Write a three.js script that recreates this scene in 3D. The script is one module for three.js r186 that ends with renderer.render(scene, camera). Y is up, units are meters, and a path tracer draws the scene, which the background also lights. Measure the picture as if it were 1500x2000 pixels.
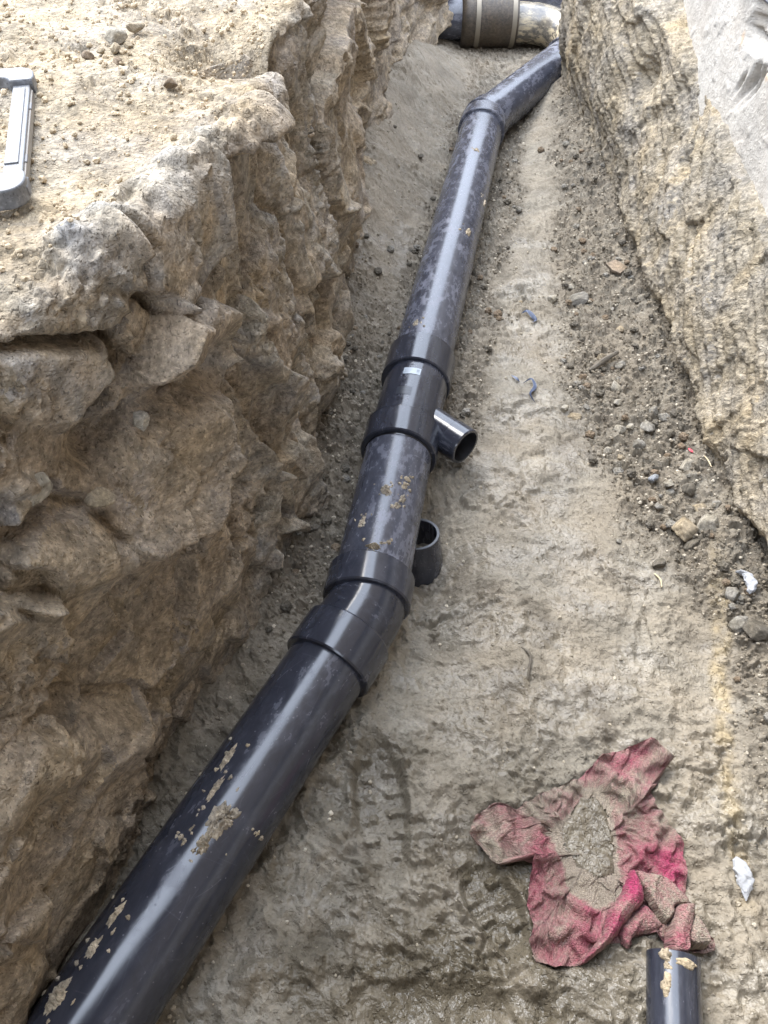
import * as THREE from 'three';
import { ImprovedNoise } from 'three/addons/math/ImprovedNoise.js';
import { mergeGeometries, mergeVertices } from 'three/addons/utils/BufferGeometryUtils.js';
import { RoundedBoxGeometry } from 'three/addons/geometries/RoundedBoxGeometry.js';
import { TessellateModifier } from 'three/addons/modifiers/TessellateModifier.js';

// ------------------------------------------------------------------ camera, sky, sun, exposure
const scene = new THREE.Scene();
const camera = new THREE.PerspectiveCamera(67.34, 768 / 1024, 0.05, 80);
camera.position.set(0, 1.41, 0);
camera.rotation.x = -50.3 * Math.PI / 180;
const renderer = new THREE.WebGLRenderer({ antialias: true });
renderer.toneMapping = THREE.LinearToneMapping;
renderer.toneMappingExposure = 3.85;
renderer.shadowMap.enabled = true;

const perlin = new ImprovedNoise();
const N = (x, y, z) => perlin.noise(x + 101.3, y + 57.7, z + 83.1);
const SKY = [1.40, 1.56, 1.86];
{
  const W = 256, Hh = 128, data = new Float32Array(W * Hh * 4);
  for (let j = 0; j < Hh; j++) for (let i = 0; i < W; i++) {
    const th = (i / W) * Math.PI * 2, el = (j / (Hh - 1) - 0.5) * Math.PI;
    const x = Math.cos(el) * Math.cos(th), y = Math.sin(el), z = Math.cos(el) * Math.sin(th);
    const c = 1 + 0.22 * N(x * 2.2, y * 2.2, z * 2.2) + 0.12 * N(x * 5, y * 5, z * 5);
    const g = 0.72 + 0.38 * Math.max(0, y);
    const o = (j * W + i) * 4;
    for (let k = 0; k < 3; k++) data[o + k] = SKY[k] * c * g;
    data[o + 3] = 1;
  }
  const t = new THREE.DataTexture(data, W, Hh, THREE.RGBAFormat, THREE.FloatType);
  t.mapping = THREE.EquirectangularReflectionMapping; t.magFilter = THREE.LinearFilter; t.minFilter = THREE.LinearFilter;
  t.wrapS = THREE.RepeatWrapping; t.needsUpdate = true;
  scene.background = t; scene.environment = t;
}
const sun = new THREE.DirectionalLight(new THREE.Color(1.0, 0.92, 0.80), 1.25);
sun.position.set(-2.6, 5.6, -5.4); sun.target.position.set(0.2, 0, -1.4);
sun.castShadow = true; sun.shadow.radius = 60; sun.shadow.mapSize.set(2048, 2048);
Object.assign(sun.shadow.camera, { left: -4, right: 4, top: 4, bottom: -4, near: 0.5, far: 16 });
scene.add(sun, sun.target);

// ------------------------------------------------------------------ small helpers
let seed = 20241;
const rnd = () => { seed = (seed + 0x6d2b79f5) | 0; let t = Math.imul(seed ^ (seed >>> 15), 1 | seed); t = (t + Math.imul(t ^ (t >>> 7), 61 | t)) ^ t; return ((t ^ (t >>> 14)) >>> 0) / 4294967296; };
const rr = (a, b) => a + (b - a) * rnd();
const clamp = (v, a = 0, b = 1) => Math.min(b, Math.max(a, v));
const ss = (a, b, v) => { const t = clamp((v - a) / (b - a)); return t * t * (3 - 2 * t); };
const mix = (a, b, t) => a + (b - a) * t;
const mix3 = (a, b, t) => [mix(a[0], b[0], t), mix(a[1], b[1], t), mix(a[2], b[2], t)];
function fbm(x, y, z, oct = 4, gain = 0.5) { let s = 0, a = 1, n = 0; for (let i = 0; i < oct; i++) { s += a * N(x, y, z); n += a; a *= gain; x *= 2.03; y *= 2.03; z *= 2.03; } return s / n; }
const ridge = (v) => 1 - Math.abs(v) * 2;
const hash3 = (x, y, z, k) => { let h = Math.imul(x, 374761393) ^ Math.imul(y, 668265263) ^ Math.imul(z, 2147483647 - 97531) ^ Math.imul(k, 1274126177); h = Math.imul(h ^ (h >>> 13), 1274126177); h ^= h >>> 16; h = Math.imul(h, 2246822519); return ((h ^ (h >>> 15)) >>> 0) / 4294967296; };
// broken-block relief: each cell is a tilted plane; returns [value, distance to the joint]
const FC = [0, 0];
function facet(x, y, z) {
  const ix = Math.floor(x), iy = Math.floor(y), iz = Math.floor(z); let f1 = 9, f2 = 9, v = 0;
  for (let a = -1; a < 2; a++) for (let b = -1; b < 2; b++) for (let c = -1; c < 2; c++) {
    const cx = ix + a, cy = iy + b, cz = iz + c;
    const px = cx + hash3(cx, cy, cz, 1), py = cy + hash3(cx, cy, cz, 2), pz = cz + hash3(cx, cy, cz, 3);
    const dx = x - px, dy = y - py, dz = z - pz, d = dx * dx + dy * dy + dz * dz;
    if (d < f1) { f2 = f1; f1 = d; v = (hash3(cx, cy, cz, 4) - 0.5) * 1.1 + dx * (hash3(cx, cy, cz, 5) - 0.5) * 1.6 + dy * (hash3(cx, cy, cz, 6) - 0.5) * 1.6 + dz * (hash3(cx, cy, cz, 7) - 0.5) * 1.6; } else if (d < f2) f2 = d;
  }
  FC[0] = v; FC[1] = Math.sqrt(f2) - Math.sqrt(f1); return FC;
}
function interp(K, d, col) { if (d <= K[0][0]) return K[0][col]; for (let i = 1; i < K.length; i++) if (d <= K[i][0]) { const t = (d - K[i - 1][0]) / (K[i][0] - K[i - 1][0]); return mix(K[i - 1][col], K[i][col], t); } return K[K.length - 1][col]; }
function inPoly(P, x, y) { let c = false; for (let i = 0, j = P.length - 1; i < P.length; j = i++) if ((P[i][1] > y) !== (P[j][1] > y) && x < (P[j][0] - P[i][0]) * (y - P[i][1]) / (P[j][1] - P[i][1]) + P[i][0]) c = !c; return c; }
function segD(P, x, y, closed = true) { let m = 9; for (let i = closed ? 0 : 1, j = closed ? P.length - 1 : 0; i < P.length; j = i++) { const ax = P[j][0], ay = P[j][1], bx = P[i][0] - ax, by = P[i][1] - ay, t = clamp(((x - ax) * bx + (y - ay) * by) / (bx * bx + by * by + 1e-12)); m = Math.min(m, Math.hypot(x - ax - bx * t, y - ay - by * t)); } return m; }
const polySD = (P, x, y) => (inPoly(P, x, y) ? 1 : -1) * segD(P, x, y);

// a sheet of (rows x cols) points; f(i, j, out) writes x y z r g b u v
function sheet(rows, cols, f, world) {
  const n = rows * cols, pos = new Float32Array(n * 3), col = new Float32Array(n * 3), uv = new Float32Array(n * 2), o = new Float64Array(8);
  const uv1 = world ? new Float32Array(n * 2) : null;
  for (let i = 0; i < rows; i++) for (let j = 0; j < cols; j++) {
    const k = i * cols + j; f(i, j, o);
    pos[k * 3] = o[0]; pos[k * 3 + 1] = o[1]; pos[k * 3 + 2] = o[2]; col[k * 3] = o[3]; col[k * 3 + 1] = o[4]; col[k * 3 + 2] = o[5]; uv[k * 2] = o[6]; uv[k * 2 + 1] = o[7];
    if (world) { uv1[k * 2] = (o[0] - world[0]) / world[2]; uv1[k * 2 + 1] = (o[2] - world[1]) / world[3]; }
  }
  const idx = new Uint32Array((rows - 1) * (cols - 1) * 6); let q = 0;
  for (let i = 0; i < rows - 1; i++) for (let j = 0; j < cols - 1; j++) { const a = i * cols + j, b = a + 1, c = a + cols, d = c + 1; idx[q++] = a; idx[q++] = c; idx[q++] = b; idx[q++] = b; idx[q++] = c; idx[q++] = d; }
  const g = new THREE.BufferGeometry();
  g.setAttribute('position', new THREE.BufferAttribute(pos, 3)); g.setAttribute('color', new THREE.BufferAttribute(col, 3)); g.setAttribute('uv', new THREE.BufferAttribute(uv, 2));
  if (world) g.setAttribute('uv1', new THREE.BufferAttribute(uv1, 2));
  g.setIndex(new THREE.BufferAttribute(idx, 1)); g.computeVertexNormals();
  return g;
}
// second pass: relax a coarse sheet so that steep steps get vertices, then push fine relief out along its normals
function roughen(g, rows, cols, relax, fine) {
  const p = g.attributes.position.array, t = new Float32Array(p.length);
  for (let k = 0; k < relax; k++) { t.set(p); for (let i = 1; i < rows - 1; i++) for (let j = 1; j < cols - 1; j++) { const a = (i * cols + j) * 3; for (let c = 0; c < 3; c++) p[a + c] = 0.4 * t[a + c] + 0.15 * (t[a - 3 + c] + t[a + 3 + c] + t[a - cols * 3 + c] + t[a + cols * 3 + c]); } }
  g.computeVertexNormals(); const n = g.attributes.normal.array, uv = g.attributes.uv.array, col = g.attributes.color.array, c = [0, 0, 0];
  for (let k = 0; k < p.length / 3; k++) { const a = k * 3, x = p[a], y = p[a + 1], z = p[a + 2]; c[0] = col[a]; c[1] = col[a + 1]; c[2] = col[a + 2]; const q = fine(x, y, z, n[a + 1], c, n[a]); p[a] += n[a] * q; p[a + 1] += n[a + 1] * q; p[a + 2] += n[a + 2] * q; col[a] = c[0]; col[a + 1] = c[1]; col[a + 2] = c[2];}
  g.computeVertexNormals(); return boxed(g);
}
// texture coordinates in metres from the axis each face looks along most; vertices are doubled only where two axes meet
function boxed(g) {
  const p = g.attributes.position.array, n = g.attributes.normal.array, c = g.attributes.color.array, ix = g.index.array, nv = p.length / 3, map = [new Int32Array(nv).fill(-1), new Int32Array(nv).fill(-1), new Int32Array(nv).fill(-1)], P = [], Nn = [], C = [], U = [], out = new Uint32Array(ix.length); let m = 0;
  for (let t = 0; t < ix.length; t += 3) {
    let a = 0, b = 0, d = 0; for (let k = 0; k < 3; k++) { const v = ix[t + k] * 3; a += n[v]; b += n[v + 1]; d += n[v + 2]; } a = Math.abs(a); b = Math.abs(b); d = Math.abs(d);
    const ax = b >= a && b >= d ? 1 : a >= d ? 0 : 2;
    for (let k = 0; k < 3; k++) { const v = ix[t + k]; if (map[ax][v] < 0) { map[ax][v] = m++; const q = v * 3; P.push(p[q], p[q + 1], p[q + 2]); Nn.push(n[q], n[q + 1], n[q + 2]); C.push(c[q], c[q + 1], c[q + 2]); if (ax === 0) U.push(p[q + 2], p[q + 1]); else if (ax === 1) U.push(p[q], p[q + 2]); else U.push(p[q], p[q + 1]); } out[t + k] = map[ax][v]; }
  }
  const r = new THREE.BufferGeometry(); r.setAttribute('position', new THREE.Float32BufferAttribute(P, 3)); r.setAttribute('normal', new THREE.Float32BufferAttribute(Nn, 3)); r.setAttribute('color', new THREE.Float32BufferAttribute(C, 3)); r.setAttribute('uv', new THREE.Float32BufferAttribute(U, 2)); r.setIndex(new THREE.BufferAttribute(out, 1)); return r;
}
const used = {};
const numbered = (name) => { const n = used[name] = (used[name] ?? -1) + 1; return n ? name + '_' + String(n).padStart(3, '0') : name; };
function mesh(name, geo, mat, parent = scene) { const m = new THREE.Mesh(geo, mat); m.name = parent === scene ? numbered(name) : name; m.castShadow = m.receiveShadow = true; parent.add(m); return m; }
function tag(o, label, category, group) { o.userData = { label, category }; if (group) o.userData.group = group; return o; }
function thing(name, label, category, group) { const o = new THREE.Group(); o.name = numbered(name); scene.add(o); return tag(o, label, category, group); }
function structure(name, geo, mat) { const m = mesh(name, geo, mat); m.userData = { kind: 'structure' }; return m; }

// ------------------------------------------------------------------ textures (matter only: grain, dirt, scratches, print)
function tileNoise(seedK) {
  return (x, y, per) => { const ix = Math.floor(x), iy = Math.floor(y), fx = x - ix, fy = y - iy, u = fx * fx * (3 - 2 * fx), v = fy * fy * (3 - 2 * fy), m = (a) => ((a % per) + per) % per;
    const a = hash3(m(ix), m(iy), seedK, 11), b = hash3(m(ix + 1), m(iy), seedK, 11), c = hash3(m(ix), m(iy + 1), seedK, 11), d = hash3(m(ix + 1), m(iy + 1), seedK, 11);
    return mix(mix(a, b, u), mix(c, d, u), v); };
}
function tileFbm(k, u, v, base, oct, gain = 0.55) { let s = 0, a = 1, n = 0, p = base; const t = tileNoise(k); for (let i = 0; i < oct; i++) { s += a * t(u * p, v * p, p); n += a; a *= gain; p *= 2; } return s / n; }
function dataTex(w, h, fn, srgb) {
  const d = new Uint8Array(w * h * 4), c = [0, 0, 0];
  for (let j = 0; j < h; j++) for (let i = 0; i < w; i++) { fn(i / w, j / h, c); const o = (j * w + i) * 4; d[o] = clamp(c[0]) * 255; d[o + 1] = clamp(c[1]) * 255; d[o + 2] = clamp(c[2]) * 255; d[o + 3] = 255; }
  const t = new THREE.DataTexture(d, w, h); t.wrapS = t.wrapT = THREE.RepeatWrapping; t.magFilter = THREE.LinearFilter; t.minFilter = THREE.LinearFilter; if (srgb) t.colorSpace = THREE.SRGBColorSpace; t.needsUpdate = true; return t;
}
const soilMap = dataTex(1024, 1024, (u, v, c) => {
  const a = tileFbm(1, u, v, 8, 5), b = tileFbm(2, u, v, 64, 3), s = tileFbm(3, u, v, 200, 1);
  let g = 0.78 + (a - 0.5) * 0.34 + (b - 0.5) * 0.42; if (s > 0.86) g += 0.12; if (s < 0.12) g -= 0.2;
  const w = (tileFbm(4, u, v, 5, 4) - 0.5) * 0.14; c[0] = g + w * 0.4; c[1] = g; c[2] = g - w;
}, true);
const soilBump = dataTex(1024, 1024, (u, v, c) => {
  const a = tileFbm(5, u, v, 24, 5, 0.62), b = tileFbm(6, u, v, 90, 3, 0.6), p = tileFbm(7, u, v, 60, 2);
  c[0] = c[1] = c[2] = clamp(0.1 + a * 0.45 + b * 0.4 - ss(0.66, 0.8, p) * 0.3);
});
soilMap.repeat.set(1 / 0.43, 1 / 0.43); soilBump.repeat.set(1 / 0.31, 1 / 0.31);
const clayMap = dataTex(1024, 1024, (u, v, c) => { const a = tileFbm(8, u, v, 6, 6, 0.6), b = tileFbm(9, u, v, 120, 2); const g = 0.84 + (a - 0.5) * 0.26 + (b - 0.5) * 0.14; c[0] = g; c[1] = g * 0.995; c[2] = g * 0.985; }, true); clayMap.repeat.set(1 / 0.57, 1 / 0.57);
const soil = (o) => new THREE.MeshStandardMaterial({ vertexColors: true, map: soilMap, bumpMap: soilBump, bumpScale: 0.004, roughness: 0.95, ...o });

// ------------------------------------------------------------------ the trench: shapes of floor and banks
// left bank: distance ahead, x of the upper edge, x of the foot, height of the ledge
const BK = [[-1.6, -1.0, -.66, .82], [-.3, -.86, -.54, .82], [.1, -.72, -.45, .83], [.45, -.55, -.36, .88], [.68, -.405, -.29, .92], [.80, -.315, -.258, .93], [1.045, -.235, -.228, .93], [1.15, -.19, -.215, .93], [1.6, -.155, -.165, .94], [2.3, -.13, -.105, .95], [3.2, -.06, -.025, .97], [3.9, .14, .20, .97], [4.12, .25, .30, .97], [4.22, -.3, -.25, .97], [4.5, -1.2, -1.15, .97]];
const footX = (d) => interp(BK, d, 2);
const BOOTS = [{ x: -0.005, z: -0.475, a: 0.12, l: 0.135, w: 0.05 }, { x: 0.185, z: -0.318, a: 0.5, l: 0.085, w: 0.045 }];
const RAG = [[.146, -.420], [.161, -.455], [.196, -.476], [.238, -.470], [.288, -.500], [.354, -.522], [.368, -.532], [.408, -.564], [.439, -.577], [.497, -.590], [.516, -.577], [.529, -.551], [.514, -.538], [.498, -.525], [.487, -.530], [.485, -.479], [.499, -.461], [.514, -.423], [.519, -.406], [.511, -.361], [.502, -.31], [.514, -.273], [.526, -.262], [.526, -.244], [.510, -.240], [.482, -.249], [.469, -.251], [.455, -.253], [.448, -.272], [.404, -.266], [.392, -.249], [.380, -.258], [.363, -.256], [.329, -.234], [.309, -.226], [.270, -.222], [.242, -.232], [.234, -.258], [.243, -.283], [.238, -.314], [.249, -.361], [.253, -.395], [.244, -.389], [.203, -.392], [.193, -.382], [.171, -.400]]; // where the cloth lies, trodden flat
const GAP = [[.352, -.488], [.384, -.492], [.400, -.462], [.398, -.400], [.392, -.365], [.366, -.352], [.334, -.374], [.312, -.405], [.312, -.436], [.335, -.462]]; // mud shows through the middle of the cloth
const POOLS = [[0.09, -0.165, 0.15, 0.05]];
const poolMask = (x, z) => { let m = 0; for (const [a, b, c, e] of POOLS) m = Math.max(m, 1 - ss(0.55, 1.15, Math.hypot((x - a) / c, (z - b) / e) + 0.35 * N(x * 25, 3, z * 25))); return m; };
function crumble(x, z) { // how far the ground is loose crumbs (0 smooth clay, 1 loose)
  const d = -z, n = 0.09 * fbm(x * 5, 2, z * 5, 3);
  const edge = interp([[0.2, 0.70], [0.75, 0.70], [0.9, 0.66], [1.15, 0.56], [1.5, 0.50], [2.0, 0.50], [2.6, 0.60], [3.4, 0.66]], d, 1);
  const right = ss(edge - 0.06, edge + 0.06, x + n);
  const px = d < 0.84 ? mix(-0.45, -0.04, (d + 0.1) / 0.94) : mix(-0.04, 0.385, (d - 0.84) / 2.22);
  const left = 1 - ss(px - 0.02, px + 0.05, x + n), along = (1 - ss(0.13, 0.2, Math.abs(x - px - 0.02) + n)) * ss(1.1, 1.5, d);
  return clamp(Math.max(right, left * (0.4 + 0.6 * ss(0.7, 1.0, d)) * (1 - 0.75 * ss(1.7, 2.3, d)), along * 0.9));
}
function floorH(x, z) {
  const d = -z, cr = crumble(x, z);
  let h = 0.016 * fbm(x * 3.1, 0, z * 3.1, 3) + 0.012 * fbm(x * 9, 4, z * 9, 3);
  h += ss(0.62, 0.86, x) * 0.035 * (0.7 + 0.6 * fbm(x * 6, 9, z * 6, 2)) + ss(0.16, -0.02, x - footX(d)) * 0.04;
  h += 0.13 * ss(0.26, 0.0, x - footX(d) - 0.02) * ss(1.9, 2.6, d) * (1 - ss(3.6, 4.0, d));
  h += 0.10 * ss(0.48, 0.8, x) * ss(2.3, 2.9, d) * (1 - ss(3.5, 4.0, d));                       // mound under the far right bank
  h -= 0.10 * Math.exp(-(((x - 0.10) / 0.10) ** 2) - ((z + 1.05) / 0.17) ** 2) + 0.035 * Math.exp(-(((x - 0.07) / 0.09) ** 2) - ((z + 0.8) / 0.14) ** 2);
  // loose crumbs
  const c1 = facet(x * 38, 1.3, z * 38)[0], c2 = facet(x * 85, 5.1, z * 85)[0];
  h += cr * (0.016 * fbm(x * 22, 7, z * 22, 3) + 0.011 * c1 + 0.0062 * c2 + 0.007 * fbm(x * 120, 3, z * 120, 2));
  // smeared clay: flakes with sharp broken edges
  const sm = 1 - cr, w = 0.35 * fbm(x * 7, 5, z * 7, 2), t = 3.4 * fbm(x * 7 + w, 2, z * 11 + w, 3, 0.55), fl = Math.floor(t), fr = t - fl;
  const rg = ss(-0.1, 0.2, fbm(x * 9 + 5, 6, z * 9, 3)); const vx = x + 0.05 * fbm(x * 5, 12, z * 5, 2) + 0.012 * fbm(x * 17, 3, z * 17, 2), vz = z + 0.05 * fbm(x * 5, 17, z * 5, 2) + 0.012 * fbm(x * 17, 7, z * 17, 2), am = 0.25 + 1.1 * ss(-0.2, 0.35, fbm(x * 3.5, 14, z * 3.5, 3));
  h += 1.6 * sm * (0.0050 * am * (fl + ss(0, 0.3, fr) - t) + 0.0046 * t + am * mix(0.0036, 0.0115, rg) * fbm(vx * 26, 8, vz * 44, 4, 0.66) + rg * am * 0.0050 * facet(vx * 34, 2, vz * 46)[0] + 0.0028 * fbm(x * 110, 5, z * 130, 3, 0.6) + 0.0050 * ridge(fbm(x * 30, 6, z * 12, 2)) * ss(0.1, 0.5, fbm(x * 4, 1, z * 4, 2) + 0.25));
  // churned mud close by
  let trod = 0; for (const b of BOOTS) { const cx = x - b.x, cz = z - b.z, u = cx * Math.cos(b.a) - cz * Math.sin(b.a), v = cx * Math.sin(b.a) + cz * Math.cos(b.a); trod = Math.max(trod, 1 - ss(0.85, 1.1, Math.hypot(u / b.w, v / b.l))); }
  h = mix(h, 0.3 * h, trod);
  const mud = (1 - ss(0.5, 0.95, d)) * (1 - ss(0.55, 0.75, x)) * (1 - 0.75 * trod);
  h += mud * (0.022 * fbm(x * 16, 11, z * 16, 4, 0.55) + 0.009 * ridge(fbm(x * 26, 1, z * 26, 2)));
  for (const b of BOOTS) {
    const cx = x - b.x, cz = z - b.z, u = cx * Math.cos(b.a) - cz * Math.sin(b.a), v = cx * Math.sin(b.a) + cz * Math.cos(b.a);
    const wv = b.w * (1 - 0.22 * ss(0, 1, v / b.l)), r = Math.pow(Math.abs(u / wv) ** 2.6 + Math.abs(v / b.l) ** 2.6, 1 / 2.6) + 0.05 * N(x * 40, 2, z * 40);
    const ins = 1 - ss(0.74, 1.04, r + 0.12 * N(x * 14, 9, z * 14));
    h -= ins * 0.024; h += ins * 0.014 * ss(0.2, 0.5, Math.sin(v * 170 + Math.sign(u) * 0.7)) * ss(0.12, 0.25, Math.abs(u / wv)) * (0.6 + 0.8 * N(x * 60, 1, z * 60)); h += 0.007 * Math.exp(-(((r - 1.12) / 0.14) ** 2)) * clamp(0.6 + 1.2 * N(x * 18, 6, z * 18));
    
  }
  if (x > 0.12 && x < 0.55 && d > 0.2 && d < 0.62) { h = mix(h, -0.004 + 0.25 * h, ss(-0.012, 0.008, polySD(RAG, x, z))); h += ss(-0.012, 0.004, polySD(GAP, x, z)) * (0.008 + 0.005 * ridge(fbm(x * 18 + z * 22, 3, z * 10 - x * 12, 2))); }
  const pm = poolMask(x, z); h = mix(h, -0.016 + 0.022 * fbm(x * 24, 2, z * 24, 3), pm);
  return h;
}
const WET = (x, z) => clamp(Math.max(x > 0.3 && x < 0.41 && z > -0.5 && z < -0.34 ? 0.85 * ss(-0.01, 0.004, polySD(GAP, x, z)) : 0, poolMask(x, z) * 0.9, (1 - ss(0.22, 0.42, -z)) * 0.75 * (1 - ss(0.35, 0.6, x)) * ss(-0.25, 0.05, x), (1 - ss(0.06, 0.12, Math.hypot(x - 0.2, z + 0.33))) * 0.8, (1 - ss(0.05, 0.12, Math.hypot(x - 0.36, z + 0.42))) * 0.6) + 0.35 * fbm(x * 20, 3, z * 20, 2));

// rows of distance: fine where the eye can tell, coarse beyond
function spacing(list) { const out = [list[0][0]]; let d = list[0][0]; for (let i = 1; i < list.length; i++) { const [e, s] = list[i]; const n = Math.ceil((e - d) / s); for (let k = 1; k <= n; k++) out.push(d + (e - d) * k / n); d = e; } return out; }
{ // floor
  const D = spacing([[-1.7], [-0.1, 0.06], [0.08, 0.008], [1.0, 0.0028], [1.8, 0.0042], [2.8, 0.006], [4.2, 0.0065], [5.1, 0.025]]);
  const X = spacing([[-0.75], [-0.42, 0.012], [0.86, 0.0031], [1.0, 0.015], [2.2, 0.06]]);
  const dry = [0.355, 0.303, 0.228], grey = [0.335, 0.300, 0.240], dark = [0.165, 0.137, 0.102], ochre = [0.46, 0.365, 0.215], darkMud = [0.170, 0.143, 0.100];
  const g = sheet(D.length, X.length, (i, j, o) => {
    const x = X[j], z = -D[i]; o[0] = x; o[2] = z; o[1] = floorH(x, z);
    const cr = crumble(x, z), n = fbm(x * 6, 1, z * 6, 3), n2 = fbm(x * 30, 2, z * 30, 2);
    let c = mix3(dry, grey, clamp(0.5 + n * 1.6)); c = mix3(c, dark, clamp(cr * (0.62 + n2 * 0.9))); const sl = (1 - cr) * ss(0.12, 0.3, fbm(x * 8 + 3, 4, z * 13, 3)); c = mix3(c, [0.40, 0.365, 0.305], sl * 0.5); c = mix3(c, [0.27, 0.222, 0.162], clamp(n2 * 0.9 + 0.75) * 0.7 * ss(1.5, 2.1, D[i]) * ss(0.30, 0.18, x - footX(D[i]) - 0.05 * (D[i] - 2))); c = mix3(c, dark, 0.55 * (1 - cr) * ss(0.08, 0.3, fbm(x * 7 + 9, 2, z * 7, 4, 0.6)));
    const ox = interp([[0.3, 0.60], [0.5, 0.627], [0.7, 0.675], [0.95, 0.733], [1.2, 0.78]], D[i], 1);
    c = mix3(c, ochre, 0.8 * (1 - ss(0.006, 0.028, Math.abs(x - ox + 0.012 * N(2, z * 14, 1)))) * ss(0.25, 0.4, D[i]) * (1 - ss(0.9, 1.15, D[i])) * clamp(0.6 + n2 * 1.5));
    const bt = (1 - ss(0.5, 1.0, D[i])) * (1 - ss(0.15, 0.45, x)); c = mix3(c, darkMud, clamp(bt * clamp(0.5 + 1.8 * fbm(x * 11, 6, z * 11, 3)) * 0.7 + WET(x, z) * 0.75));  // wet spots, plus darker near-left floor fading ahead and rightward
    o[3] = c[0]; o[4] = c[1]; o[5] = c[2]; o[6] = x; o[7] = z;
  }, [-0.75, -5.1, 2.95, 6.8]);
  const rough = dataTex(768, 2048, (u, v, c) => { const x = -0.75 + u * 2.95, z = -5.1 + v * 6.8, w = WET(x, z); c[0] = c[2] = 0; const slick = z > 0.2 || z < -2.4 ? 0 : (1 - crumble(x, z)) * ss(0.0, 0.25, fbm(x * 8 + 3, 4, z * 13, 3) + 0.14); c[1] = Math.min(mix(0.85, 0.40, slick), z > 0.2 || z < -1.4 ? 0.92 : mix(0.92, 0.2, ss(0.3, 0.8, w))); });
  rough.channel = 1; rough.wrapS = rough.wrapT = THREE.ClampToEdgeWrapping;
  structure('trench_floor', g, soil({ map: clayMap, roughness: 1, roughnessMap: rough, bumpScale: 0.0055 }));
}

// left bank: ledge, broken edge and face
const SLABS = [[[[.68, .945], [.79, .96], [.826, .893], [.79, .849], [.766, .829], [.695, .883], [.66, .906]], .016], [[[.832, .96], [.93, .96], [1.045, .96], [1.03, .798], [.865, .785], [.817, .862]], .026], [[[.655, .893], [.757, .824], [.752, .778], [.666, .755], [.62, .833]], .022], [[[.57, .78], [.615, .755], [.612, .715], [.56, .70]], .03]];
const BULGE = [[.40, .70], [.54, .665], [.61, .60], [.69, .49], [.775, .475], [.85, .50]], BULGE2 = [[.2, .36], [.37, .43], [.45, .32], [.52, .22]], HOLLOW = [[.70, .70], [.76, .70], [.83, .69], [.92, .66]];
const CRACKS = [[[.835, .93], [.826, .893], [.81, .862], [.79, .849], [.766, .829], [.752, .78], [.72, .745], [.69, .74]], [[.81, .862], [.845, .80], [.865, .785], [.90, .80]], [[.766, .829], [.72, .855], [.68, .885], [.645, .90]]];
const OUTCROP = [[-.345, .80], [-.305, .86], [-.273, .949], [-.240, 1.05]];
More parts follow.
